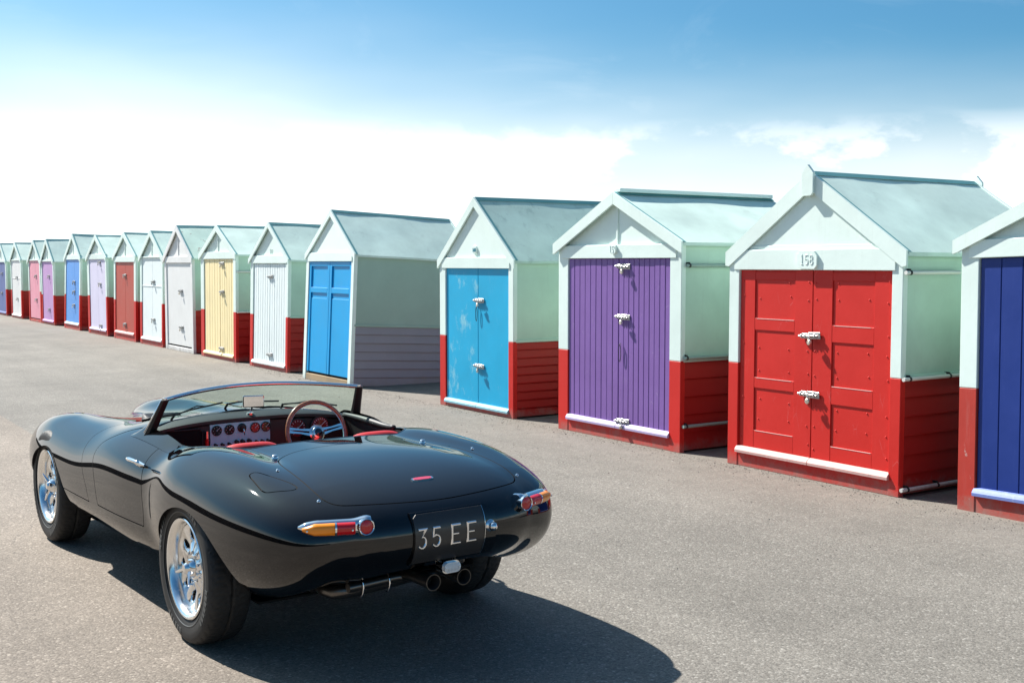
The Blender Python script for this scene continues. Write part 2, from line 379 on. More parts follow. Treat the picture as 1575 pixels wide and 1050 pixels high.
FELTEDGE = grimy('teal_roof_edge', (.13, .33, .34), .6, .25)
RAILEDGE = grimy('pale_rail_edge', (.78, .55, .50), .6, .4, dirt=(.5, .08, .06), streak=.6)
DARKIN = mat('hut_dark_inside', (.02, .02, .018), .9)

# one bolt and one padlock, shared by all doors
g = G(); g.box(-.012, .115, -.008, 0, -.027, .027, .002); g.box(-.085, -.02, -.006, 0, -.022, .022, .002)
g.tube([(-.1, -.02, 0), (.10, -.02, 0)], .0085, 10)
for x in (-.07, -.03, .01, .07): g.box(x - .008, x + .008, -.032, 0, -.014, .014, .003)
for x, z in ((.1, .018), (.1, -.018), (-.078, .016), (-.078, -.016)): g.lathe([(0, .012), (.006, .011), (.006, .006)], (0, -1, 0), (x, 0, z), 8)
g.tube([(.03, -.02, 0), (.03, -.045, 0), (.03, -.048, -.02)], .006, 8)
BOLT = g.link('bolt', GALV, None, True, 35).data
g = G(); g.tube([(-.014, 0, 0)] + [(.014 * -math.cos(R(a)), 0, .016 + .014 * math.sin(R(a))) for a in range(0, 181, 20)] + [(.014, 0, 0)], .0038, 7)
g.lathe([(0, -.011), (.019, -.011), (.023, -.007), (.023, .007), (.019, .011), (0, .011)], (0, -1, 0), (0, 0, -.022), 18)
g.lathe([(0, .013), (.006, .013), (.006, .01)], (0, -1, 0), (0, 0, -.024), 8)
PADL = g.link('padlock', BRASS, None, True, 35).data
for o in [o for o in sc.objects if o.name in ('bolt', 'padlock')]: bpy.data.objects.remove(o)
BOX_CACHE = {}
def unit_box(m, bev):
    """shared bevelled board meshes: same size boards share data"""
    return None
def board(name, x0, x1, y0, y1, z0, z1, m, parent, bev=.004):
    sx, sy, sz = x1 - x0, y1 - y0, z1 - z0
    key = (round(sx, 3), round(sy, 3), round(sz, 3), m.name, bev)
    me = BOX_CACHE.get(key)
    if me is None:
        g = G(); g.box(-sx / 2, sx / 2, -sy / 2, sy / 2, -sz / 2, sz / 2, min(bev, sx / 3, sy / 3, sz / 3))
        me = bpy.data.meshes.new(name); me.from_pydata(g.v, [], g.f); me.materials.append(m); me.update(); BOX_CACHE[key] = me
    o = bpy.data.objects.new(name, me); sc.collection.objects.link(o); o.parent = parent
    o.location = ((x0 + x1) / 2, (y0 + y1) / 2, (z0 + z1) / 2); return o

def hut(cfg):
    sL, sR = cfg['s']; w = sL - sR; cx = (sL + sR) / 2; d = cfg.get('d', 7.22); D = cfg.get('D', 2.05)
    X = lambda s: cx - s                                   # row coordinate -> local x
    o = empty('beach_hut', cfg['label'], 'beach hut', 'beach huts in a row along the promenade')
    base = Matrix(((-U.x, V.x, 0, (U * cx + V * d).x), (-U.y, V.y, 0, (U * cx + V * d).y), (0, 0, 1, 0), (0, 0, 0, 1)))
    o.matrix_world = base @ Matrix.Rotation(R(-cfg.get('tilt', 0)), 4, 'X') @ Matrix.Rotation(R(cfg.get('lean', 0)), 4, 'Y')
    h = w / 2; ev = cfg.get('eave', 1.86); ap = cfg['apex']; dt = cfg['dtop']; dbt = cfg.get('dbot', .15); sk = cfg.get('skirt', .88)
    oh = cfg.get('oh', .06); fo = cfg.get('fo', .022); detail = cfg.get('detail', 2)
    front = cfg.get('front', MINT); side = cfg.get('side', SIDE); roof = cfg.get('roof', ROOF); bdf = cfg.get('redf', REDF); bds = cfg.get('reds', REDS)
    skirted = cfg.get('skirted', True)
    slope = (ap - ev) / (h + oh); wz = ap - slope * h - .035      # wall top under the roof
    dl, dr = X(cfg['door'][0]), X(cfg['door'][1])
    # side and back walls
    for sg, nm in ((-1, 'wall'), (1, 'wall')):
        a, b = sorted((sg * h, sg * (h - .03)))
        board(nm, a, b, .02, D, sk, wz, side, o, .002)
        nb = cfg.get('boards', 6); bh = (sk - .02) / nb
        for k in range(nb):
            z0 = .02 + k * bh; jit = rr.uniform(0, .003); me_t = .034
            g = G(); p = [(sg * (h - .004), z0 + bh - .004), (sg * (h + .012 + jit), z0 + .012), (sg * (h + .012 + jit), z0), (sg * (h - .02), z0), (sg * (h - .02), z0 + bh - .004)]
            g.prism(p, .02, D, Matrix(((1, 0, 0, 0), (0, 0, 1, 0), (0, 1, 0, 0), (0, 0, 0, 1))))
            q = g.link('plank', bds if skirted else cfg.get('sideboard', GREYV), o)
            if sg < 0 and detail < 2 and k > 0: pass
        a, b = sorted((sg * (h + .001), sg * (h + .018)))
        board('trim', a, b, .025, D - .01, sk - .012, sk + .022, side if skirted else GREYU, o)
    board('wall', -h + .031, h - .031, D - .03, D, .0, wz, side, o, .002)
    # corner posts
    for sg in (-1, 1):
        e = dl if sg < 0 else dr
        a, b = sorted((sg * (h + .015), e + (-.004 if sg < 0 else .004)))
        pz = ap - slope * (h + .01) - .05
        if skirted and cfg.get('postred', True):
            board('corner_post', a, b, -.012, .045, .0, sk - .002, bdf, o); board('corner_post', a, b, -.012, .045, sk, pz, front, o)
        else: board('corner_post', a, b, -.012, .045, .0, pz, front, o)
    # header over the doors, gable, bottom rail
    gz = cfg.get('hdr', dt + .13)
    board('header', -h + .05, h - .05, -.022 if detail > 1 else -.014, .03, dt, gz, front, o)
    g = G(); yy = cfg.get('gy', .012)
    hw = h - .01; zt = ap - .06
    pts = [(-hw, dt + .02), (hw, dt + .02), (hw, ap - slope * hw - .045), (0, zt), (-hw, ap - slope * hw - .045)]
    g.prism(pts, yy, .03, Matrix(((1, 0, 0, 0), (0, 0, 1, 0), (0, 1, 0, 0), (0, 0, 0, 1))))
    g.link('gable', front, o)
    if cfg.get('batten', True): board('batten', -.014, .014, yy - .014, yy + .002, gz + .001, zt - .05, front, o, .003)
    if cfg.get('shelf', False): board('ledge', -h + .12, h - .12, -.004, .03, gz + .003, gz + .035, front, o)
    kick = board('kick_board', dl - .01, dr + .01, -.006, .04, 0.0 if cfg.get('kick', True) else -.09, dbt - .045, cfg.get('kickm', bdf), o)
    # back gable
    g = G(); g.prism([(-h + .03, wz), (h - .03, wz), (0, ap - .06)], D - .03, D, Matrix(((1, 0, 0, 0), (0, 0, 1, 0), (0, 1, 0, 0), (0, 0, 0, 1)))); g.link('gable', side, o)
    # dark room behind the doors
    g = G(); g.box(-h + .04, h - .04, .05, .055, .02, dt + .05); g.link('lining', DARKIN, o)
    # doors
    kind = cfg['kind']; m = cfg['m']; split = X(cfg['split']) if cfg.get('split') else None
    sg_ = cfg.get('sgap', .004); leaves = [(dl, split - sg_), (split + sg_, dr)] if split is not None else [(dl, dr)]
    zb = dbt - .01
    for li, (a, b) in enumerate(leaves):
        W = b - a; g = G(); m = cfg['ml_'] if (li == 0 and cfg.get('ml_')) else cfg['m']; gp = cfg.get('gap', .0022)
        if kind == 'plank':
            n = cfg['n'][li] if len(leaves) > 1 else cfg['n'][0]; bw = W / n
            g.box(a, b, .022, .035, zb, dt - .002); leaf = g.link('door', cfg.get('dark', m), o)
            for k in range(n):
                dz = rr.uniform(-.002, .0); j = rr.uniform(-.0015, .0015)
                p = board('plank', a + k * bw + gp, a + (k + 1) * bw - gp, .004 + j, .0215, zb, dt - .003 + dz, m, leaf, .004)
        elif kind == 'frame':
            g.box(a, b, .018, .035, zb, dt - .002); leaf = g.link('door', m, o)
            rl = cfg['rails'][li]; ml, mr = cfg['stile'][li]
            board('stile', a, a + ml, .0085, .0178, zb, dt - .003, m, leaf, .002); board('stile', b - mr, b, .0085, .0178, zb, dt - .003, m, leaf, .002)
            for z0, z1 in rl: board('rail', a + ml + .001, b - mr - .001, .0095, .0178, z0, z1, m, leaf, .002)
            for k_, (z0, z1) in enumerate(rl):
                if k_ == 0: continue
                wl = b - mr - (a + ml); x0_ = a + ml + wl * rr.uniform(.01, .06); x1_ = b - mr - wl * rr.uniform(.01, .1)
                board('pale_edge', x0_, x1_, .0075, .0094, z1 - .005, z1 - .0005, RAILEDGE, leaf, .0)  # thin pale pink strip along the top edge of the rail
        elif kind == 'panel2':
            g.box(a, b, .02, .035, zb, dt - .002); leaf = g.link('door', m, o)
            ml = .07
            board('stile', a, a + ml, .0, .0195, zb, dt - .003, m, leaf); board('stile', b - ml, b, .0, .0195, zb, dt - .003, m, leaf)
            for z0, z1 in ((dt - .07, dt - .003), (1.33, 1.41)): board('rail', a + ml + .001, b - ml - .001, .0, .0195, z0, z1, m, leaf)
            board('rail', a + ml + .001, b - ml - .001, .012, .0195, zb, 1.25, m, leaf, .006)
        else:
            g.box(a, b, .006, .03, zb, dt - .002, .003); leaf = g.link('door', m, o)
            if kind == 'midrail': board('rail', a, b, -.002, .0055, 1.27, 1.295, m, leaf, .002)
        if cfg.get('rivets'):
            for rx_ in (.035, ml + .06, W - mr - .06, W - .035):
                for zz in (.27, .45, .60, .87, 1.07, 1.21, 1.48, 1.62):
                    q = rr.uniform(-.02, .02)
                    g = G(); g.lathe([(0, .0065), (.005, .005), (.0075, 0)], (0, -1, 0), (a + rx_ + q * .6, .0085 if rx_ in (.035, W - .035) else .018, zz + q), 7)
                    sc_o = g.link('stud', m, leaf, True)
        if cfg.get('drip', True):
            dm = cfg.get('dripm', m); g = G()
            prof = [(.004, dbt - .05), (-.034, dbt - .05), (-.036, dbt - .028), (-.026, dbt - .012), (-.012, dbt + .002), (.004, dbt + .008)]
            e = .012; vs = [(x, y, z) for x in (a - (e if li == 0 else 0), b + (e if li == len(leaves) - 1 else 0)) for y, z in prof]; n = len(prof)
            g.add(vs, [(i, (i + 1) % n, n + (i + 1) % n, n + i) for i in range(n)] + [tuple(range(n))[::-1], tuple(range(n, 2 * n))])
            g.link('drip_moulding', dm, leaf)
    if split is None and cfg.get('seam') is not None:
        pass
    # bolts with padlocks
    for (s_, z_, pad) in cfg.get('bolts', []):
        bo = bpy.data.objects.new('bolt', BOLT); sc.collection.objects.link(bo); bo.parent = o; bo.location = (X(s_), .001, z_)
        bo.rotation_euler = (0, R(rr.uniform(-3, 3)), 0); bs = cfg.get('bs', 1.0); bo.scale = (bs,) * 3
        if pad:
            pd = bpy.data.objects.new('padlock', PADL); sc.collection.objects.link(pd); pd.parent = bo; pd.location = (.03, -.044, -.03); pd.rotation_euler = (0, R(rr.uniform(-12, 12)), R(rr.uniform(-25, 5)))
    if cfg.get('loop'):
        s_, z_ = cfg['loop']; g = G(); x_ = X(s_)
        g.tube([(x_, -.012, z_)] + [(x_ + .018 * math.sin(R(a)), -.02, z_ - .1 + .085 * math.cos(R(a))) for a in range(10, 360, 25)] + [(x_, -.012, z_)], .0035, 6)
        g.link('cord_loop', DARKM, o, True)
    # bargeboards
    def barge(y0, y1, wd, nm='bargeboard', mm=front):
        for sg in (-1, 1):
            tip = h + oh; nx, nz = slope / math.hypot(1, slope), 1 / math.hypot(1, slope)
            t_ap = ap + .012; t_tip = ap + .012 - slope * tip
            vd = wd / nz
            poly = [(0, t_ap), (sg * tip, t_tip), (sg * tip, t_tip - min(.115, vd * .95)), (sg * (tip - .05), t_tip - min(.13, vd) + .0), (0, t_ap - vd)]
            # last lower point follows the slope
            poly[3] = (sg * (tip - max(.0, .04)), t_ap - vd - slope * (tip - .04)) if t_ap - vd - slope * (tip - .04) < t_tip - .02 else poly[3]
            if sg < 0: poly = poly[::-1]
            g = G(); g.prism([(x + sg * .0015, z) for x, z in poly], y0, y1, Matrix(((1, 0, 0, 0), (0, 0, 1, 0), (0, 1, 0, 0), (0, 0, 0, 1))))
            g.link(nm, mm, o)
    barge(-fo - .022, -fo, cfg.get('bw', .10))
    if cfg.get('backbarge', False): barge(D + .05, D + .072, cfg.get('bw', .10))
    if cfg.get('finial'):
        for y0 in (-fo - .05, D + .08):
            g = G(); g.prism([(-.058, ap - .16), (-.035, ap - .185), (.035, ap - .185), (.058, ap - .16), (.058, ap + .0), (0, ap + .065), (-.058, ap + .0)], y0, y0 + .026, Matrix(((1, 0, 0, 0), (0, 0, 1, 0), (0, 1, 0, 0), (0, 0, 0, 1))))
            g.link('finial', front, o)
    # roof slopes: boards covered in painted felt, slightly wavy
    for sg in (-1, 1):
        nu, nv_ = 8, 6; vs = []; y0, y1 = -fo + .001, D + .05; tip = h + oh + .004
        for i in range(nu + 1):
            for j in range(nv_ + 1):
                x = tip * j / nv_; y = y0 + (y1 - y0) * i / nu
                wv = .004 * math.sin(5 * y + cx * 3) + .004 * math.sin(9 * x + y * 4 + cx)
                if j in (0, nv_) or i in (0, nu): wv *= .3
                vs.append((sg * x, y, ap - slope * x + wv))
        n0 = len(vs); vs += [(x, y, z - .03) for x, y, z in vs]; fs = []
        for i in range(nu):
            for j in range(nv_):
                a = i * (nv_ + 1) + j; q = (a, a + nv_ + 1, a + nv_ + 2, a + 1); q = q if sg > 0 else q[::-1]; q = q[::-1]
                fs.append(q); fs.append(tuple(n0 + t for t in q[::-1]))
        for i in range(nu):
            for j in (0, nv_):
                a = i * (nv_ + 1) + j; fs.append((a, a + nv_ + 1, n0 + a + nv_ + 1, n0 + a))
        for j in range(nv_):
            for i in (0, nu):
                a = i * (nv_ + 1) + j; fs.append((a, a + 1, n0 + a + 1, n0 + a))
        rf = mesh_obj('roof', vs, fs, roof, o, smooth=True); rf.data.set_sharp_from_angle(angle=R(40))
        # dark painted strip along the gable edge and the eave fillet
        g = G(); tt = .0035
        p0 = Vector((sg * .02, -fo + .001, ap - slope * .02 + .010)); p1 = Vector((sg * tip, -fo + .001, ap - slope * tip + .010))
        for a, b in ((0, 0),):
            e = .035
            g.add([p0, p1, p1 + Vector((0, e, -.004)), p0 + Vector((0, e, -.004))], [(0, 1, 2, 3)])
            g.add([p0 - Vector((0, 0, .02)), p1 - Vector((0, 0, .02)), p1, p0], [(0, 1, 2, 3)])
        g.link('roof_edge', cfg.get('edge', FELTEDGE), rf)
    g = G(); rcap = .045
    y0, y1 = -fo + .002, D + .05
    g.add([(-rcap, y0, ap - slope * rcap + .010), (0, y0, ap + .016), (rcap, y0, ap - slope * rcap + .010), (-rcap, y1, ap - slope * rcap + .010), (0, y1, ap + .016), (rcap, y1, ap - slope * rcap + .010)], [(0, 1, 4, 3), (1, 2, 5, 4), (0, 2, 1), (3, 4, 5)])
    g.link('ridge_cap', cfg.get('ridgem', FELTEDGE), o)
    if cfg.get('ridgebeam'):
        board('ridge_beam', -.05, .05, .0, D + .02, ap + .014, ap + .05, front, o)
    # number
    if cfg.get('num'):
        t, s_, z_, shape = cfg['num']; x_ = X(s_)
        yb = cfg.get('numy', -.023)
        if shape == 'disc':
            g = G(); g.lathe([(0, .02), (.048, .02), (.052, .016), (.052, -.02)], (0, -1, 0), (x_, yb + .0, z_), 20); pl = g.link('number_plate', front, o, True, 40); yf = yb - .02
        elif shape == 'plaque':
            g = G(); pr = [(-.105, -.045), (-.08, -.075), (.08, -.075), (.105, -.045), (.105, .03), (.075, .07), (-.075, .07), (-.105, .03)]
            g.prism([(x_ + a, z_ + b) for a, b in pr], yb - .018, yb + .02, Matrix(((1, 0, 0, 0), (0, 0, 1, 0), (0, 1, 0, 0), (0, 0, 0, 1)))); pl = g.link('number_plate', front, o); yf = yb - .018
        else: pl = o; yf = yb
        g = G(); hh = cfg.get('numh', .062); ww = hh * .55; tw = len(t) * ww * 1.2 - ww * .2
        M = Matrix.Translation((x_ - tw / 2, yf + .001, z_ - hh / 2))
        for k, ch in enumerate(t): glyph(g, ch, k * ww * 1.2, 0, ww, hh, hh * .16, M, .005)
        g.link('number', cfg.get('numm', front), pl)
    for (z_, y0, y1, mm, bands) in cfg.get('pipes', []):
        g = G(); g.tube([(h + .045, y0, z_), (h + .045, y1, z_)], .0155, 12)
        pp = g.link('pipe', mm, o, True, 60)
        g = G()
        for yb in bands: g = G(); g.tube([(h + .045, yb, z_), (h + .045, yb + .02, z_)], .0185, 12); g.box(h, h + .05, yb + .004, yb + .014, z_ + .014, z_ + .03); g.link('pipe_clip', DARKM, pp, True, 60)
    return o

HUTS = [
 dict(label='beach hut at the right edge of the photo with navy blue plank doors', s=(5.13, 3.36), door=(5.0, 3.52), eave=1.95, apex=2.36, dtop=1.83, dbot=.19, skirt=.905, kind='plank', m=NAVY, n=(9,), tilt=1.6, lean=-1.6, dripm=NAVYD, redf=REDW, oh=.07, batten=False, bw=.095, d=7.25),
 dict(fo=.006, gy=.002, label='beach hut 158 with framed bright red double doors and two silver bolts', s=(7.46, 5.65), door=(7.35, 5.74), split=6.53, eave=1.855, apex=2.50, dtop=1.715, dbot=.17, hdr=1.885, skirt=.905, kind='frame', m=REDF, dripm=grimy('streaked_pink_drip', (.74, .46, .42), .5, .3, dirt=(.5, .1, .08), streak=.3),  # drip moulding in pale pink with red streaks
      rails=[[(1.63, 1.70), (1.20, 1.30), (.70, .79), (.14, .33)], [(1.63, 1.70), (1.14, 1.275), (.64, .785), (.14, .30)]], stile=[(.17, .19), (.20, .17)], rivets=True, batten=False, shelf=True, finial=True, backbarge=True, bw=.125, oh=.05,
      bolts=[(6.55, 1.18, 1), (6.55, .70, 1)], bs=1.0, num=('158', 6.56, 1.80, 'plaque'), numh=.075, numy=-.024,
      pipes=[(1.70, -.02, .62, PIPE, (.02,)), (.90, -.02, .86, PIPE, (.04, .52)), (.06, -.02, .80, PIPE, (.04, .40))], D=2.08),
 dict(fo=.036, gy=.014, label='beach hut 159 with purple plank double doors and three padlocked bolts', s=(10.04, 8.12), door=(9.88, 8.27), split=9.05, eave=1.965, apex=2.46, dtop=1.82, dbot=.175, hdr=1.955, skirt=.86, kind='plank', m=PURP, n=(9, 10), dripm=grimy('lilac_drip_paint', (.52, .44, .66), .45, .2), boards=5, ridgebeam=True,
      bolts=[(8.98, 1.74, 1), (8.98, 1.24, 1), (8.98, .20, 1)], loop=(9.0, .98), num=('159', 9.09, 1.91, 'disc'), numh=.058, numy=-.024, bw=.105, oh=.06,
      pipes=[(1.75, .03, 2.0, PIPEG, (.05,)), (.89, .01, 1.95, PIPEG, (.03, 1.6)), (.25, .0, 1.95, PIPEG, (.03,))], D=2.1),
 dict(fo=.008, gy=.002, label='beach hut 160 with cyan double doors marked by pale worn patches', s=(12.59, 10.95), door=(12.46, 11.04), split=11.72, eave=1.80, apex=2.54, dtop=1.71, dbot=.10, skirt=.88, kind='flat', m=BLU3, ml_=BLU3W, dripm=grimy('pale_cyan_drip', (.30, .62, .74), .45, .15), boards=9, roof=ROOF_C,
      bolts=[(11.69, 1.33, 1), (11.69, .55, 1)], loop=(11.72, 1.27), num=('160', 11.77, 1.93, 'disc'), numh=.04, numy=.002, numm=TEAL, batten=False, bw=.085, oh=.05),
 dict(fo=.01, gy=.004, label='leaning beach hut with bright blue panelled doors and grey boarded side', s=(16.66, 15.0), door=(16.57, 15.08), split=15.83, eave=1.90, apex=2.55, dtop=1.80, dbot=.14, skirt=.885, kind='panel2', m=BLU4, skirted=False, postred=False, side=GREYU, front=MINT, drip=False, kick=True, kickm=WOOD, tilt=2.8, batten=False, boards=7, D=1.95, backbarge=True, bw=.075, oh=.05, d=7.1),
 dict(label='beach hut 162 with white ribbed double doors and teal centre line', s=(19.25, 17.6), door=(19.13, 17.68), split=18.40, eave=1.83, apex=2.44, dtop=1.77, dbot=.12, skirt=.90, kind='plank', m=WPAN, dark=TEAL, gap=.006, n=(7, 7), tilt=1.5, bolts=[(18.37, 1.55, 0), (18.37, .25, 0)], bs=1.05, num=('162', 18.37, 1.97, 'flat'), numh=.07, numy=.010, batten=False, boards=7, bw=.07),
 dict(label='beach hut with primrose yellow plank doors and three bolts', s=(21.83, 19.95), door=(21.66, 20.07), split=20.80, eave=1.93, apex=2.46, dtop=1.85, dbot=.12, skirt=.90, kind='plank', m=YELL, gap=.006, n=(6, 6), dark=grimy('ochre_joint_paint', (.45, .26, .08), .5, .2), bolts=[(20.68, 1.77, 1), (20.68, 1.25, 1), (20.72, .21, 1)], bs=1.05, boards=6, pipes=[(1.62, .0, 1.9, PIPE, ()), (.90, .0, 1.9, PIPE, ())], tilt=.6),
 dict(label='beach hut with one plain white door and flaking paint on its roof', s=(24.10, 22.32), door=(23.98, 22.42), eave=1.87, apex=2.52, dtop=1.78, dbot=.13, skirt=.86, kind='flat', m=WHIT, bolts=[(23.08, 1.22, 1), (23.08, .49, 1)], bs=1.05, roof=ROOF_B, postred=False, front=WHIT, reds=REDW, drip=False, kickm=WHIT, boards=6),
 dict(label='beach hut with mint white double doors crossed by a thin rail', s=(26.0, 24.35), door=(25.88, 24.42), split=25.12, eave=1.90, apex=2.46, dtop=1.89, hdr=1.92, dbot=.16, skirt=.92, kind='midrail', m=WPAN, bolts=[(25.05, 1.38, 1), (25.05, .57, 1)], bs=1.05, batten=True, boards=6, tilt=1.0),
 dict(label='beach hut with brick red double doors on the far half of the row', s=(28.22, 26.38), door=(28.1, 26.52), split=27.28, eave=1.93, apex=2.47, dtop=1.80, dbot=.19, skirt=.92, kind='flat', m=BRIC, dripm=grimy('pale_pink_drip', (.75, .45, .42), .5, .2), bolts=[(27.3, 1.50, 1), (27.3, .37, 1)], bs=1.05, boards=6, tilt=1.0),
 dict(label='beach hut with pale lilac double doors beside the cornflower blue one', s=(30.70, 28.82), door=(30.52, 28.93), split=29.70, eave=1.91, apex=2.46, dtop=1.87, dbot=.16, skirt=.96, kind='flat', m=LILA, bolts=[(29.5, 1.80, 1), (29.5, 1.27, 1), (29.5, .24, 1)], bs=1.05, boards=6),
 dict(label='beach hut with cornflower blue double doors and dark centre gap', s=(33.45, 31.68), door=(33.33, 31.78), split=32.42, eave=1.90, apex=2.55, dtop=1.87, dbot=.18, skirt=.93, kind='flat', m=BLU11, dripm=WPAN, bolts=[(32.4, 1.28, 1), (32.4, 1.02, 1), (32.4, .66, 1)], bs=1.05, boards=6, tilt=1.8, lean=0),
 dict(label='beach hut with mauve doors just beyond the cornflower blue one', s=(36.3, 34.68), door=(36.2, 34.78), split=35.45, eave=1.82, apex=2.46, dtop=1.82, hdr=1.87, dbot=.13, skirt=.86, kind='flat', m=MAUV, bolts=[(35.34, 1.41, 1), (35.37, .45, 1)], bs=1.05, boards=6),
 dict(label='beach hut with pink double doors near the far end of the row', s=(38.2, 36.45), door=(38.08, 36.58), split=37.25, eave=1.84, apex=2.46, dtop=1.85, hdr=1.89, dbot=.12, skirt=.93, kind='flat', m=PINK, drip=False, bolts=[(37.16, 1.40, 1), (37.16, .69, 1)], bs=1.05, boards=6),
 dict(label='beach hut with white doors next to the slate blue one', s=(41.1, 39.38), door=(40.98, 39.5), split=40.2, eave=1.88, apex=2.43, dtop=1.86, hdr=1.9, dbot=.12, skirt=.91, kind='midrail', m=WHIT, bolts=[(40.12, 1.33, 1), (40.12, .64, 1)], bs=1.05, boards=6),
 dict(label='farthest beach hut of the row with slate blue doors at the left edge', s=(43.8, 41.98), door=(43.65, 42.1), split=42.9, eave=1.84, apex=2.45, dtop=1.81, hdr=1.88, dbot=.12, skirt=.9, kind='flat', m=SLAT, bolts=[(42.76, 1.44, 1), (42.87, .77, 1)], bs=1.05, boards=6),
]
for c_ in HUTS: hut(c_)
# ------------------------------------------------------------------ the roadster's body, a smooth blend of swelling volumes (metres, x forward, y left)
def spl(xs, ys):
    xs = np.array(xs, float); ys = np.array(ys, float); n = len(xs)
    h = np.diff(xs); A = np.zeros((n, n)); r = np.zeros(n); A[0, 0] = A[-1, -1] = 1
    for i in range(1, n - 1):
        A[i, i - 1] = h[i - 1]; A[i, i] = 2 * (h[i - 1] + h[i]); A[i, i + 1] = h[i]
        r[i] = 6 * ((ys[i + 1] - ys[i]) / h[i] - (ys[i] - ys[i - 1]) / h[i - 1])
    M = np.linalg.solve(A, r)
    def f(x):
        x = np.clip(x, xs[0], xs[-1]); i = np.clip(np.searchsorted(xs, x) - 1, 0, n - 2)
        a = xs[i + 1] - x; b = x - xs[i]; hh = h[i]
        return (M[i] * a**3 + M[i + 1] * b**3) / (6 * hh) + (ys[i] / hh - M[i] * hh / 6) * a + (ys[i + 1] / hh - M[i + 1] * hh / 6) * b
    return f
# hull: half width, height of the widest line, upper and lower half height
hX = [-1.1, -.8, -.4, 0, .45, .9, 1.4, 1.9, 2.45, 2.9, 3.4]
hW = spl(hX, [.775, .78, .78, .77, .785, .815, .815, .80, .77, .74, .72])
hZ = spl(hX, [.62, .615, .60, .57, .54, .53, .53, .525, .51, .49, .46])
hT = spl(hX, [.235, .252, .278, .311, .35, .372, .360, .315, .26, .22, .20])
hB = spl(hX, [.27, .285, .315, .33, .33, .325, .32, .315, .30, .27, .2])
def smax0(x): return np.maximum(x, 0)
def hull(x, y, z):
    xt = smax0((-.15 - x) / .93) ** 2.7 + smax0((x - 2.3) / 1.1) ** 2.3
    zc = hZ(x); dz = z - zc
    up = np.abs(dz / hT(x)); dn = np.abs(dz / hB(x))
    bq = np.clip((x - .1) / .5, 0, 1) * np.clip((2.2 - x) / .5, 0, 1)
    v = np.where(dz > 0, up ** (2.35 + .8 * np.exp(-((x - .86) / .68) ** 4)), dn ** (2.2 + 1.3 * bq))
    ey = 2.6 + .9 * np.clip((-.15 - x) / .6, 0, 1) ** 1.5 + 1.0 * np.exp(-((x - .86) / .68) ** 4)
    q = np.abs(y / hW(x)) ** ey + v + xt
    return (np.maximum(q, 1e-6) ** (1 / 2.45) - 1) * .42
def bump(x, y, z, c, ra, rb, ry, rt, rbm, px_, ny):
    dx = x - c[0]; ax = np.where(dx < 0, -dx / ra, dx / rb)
    dz = z - c[2]; az = np.abs(np.where(dz > 0, dz / rt, dz / rbm))
    q = ax ** px_ + np.abs((np.abs(y) - c[1]) / ry) ** ny + az ** ny
    return (np.maximum(q, 1e-6) ** (1 / 2.2) - 1) * min(ry, rt)
def smin(a, b, k):
    h = np.clip(.5 + .5 * (b - a) / k, 0, 1)
    return b * (1 - h) + a * h - k * h * (1 - h)
def body_sdf(P):
    x, y, z = P[..., 0], P[..., 1], P[..., 2]
    f = hull(x, y, z)
    hy = .565 + .02 * np.clip(x, -1, .6)
    f = smin(f, bump(x, y, z, (.05, .570, .60), 1.0, .66, .262, .281, .34, 2.2, 2.25), .042)
    f = smin(f, bump(x, y, z, (2.42, .555, .50), 1.75, .90, .27, .295, .28, 2.1, 2.2), .10)
    f = smin(f, bump(x, y * 1.0, z, (1.7, .0, .60), 1.3, 1.44, .23, .305, .2, 2.3, 2.2), .08)
    return f
def sdf_grad(P, e=6e-4):
    g = np.empty_like(P)
    for i in range(3):
        d = np.zeros(3); d[i] = e
        g[:, i] = (body_sdf(P + d) - body_sdf(P - d)) / (2 * e)
    return g
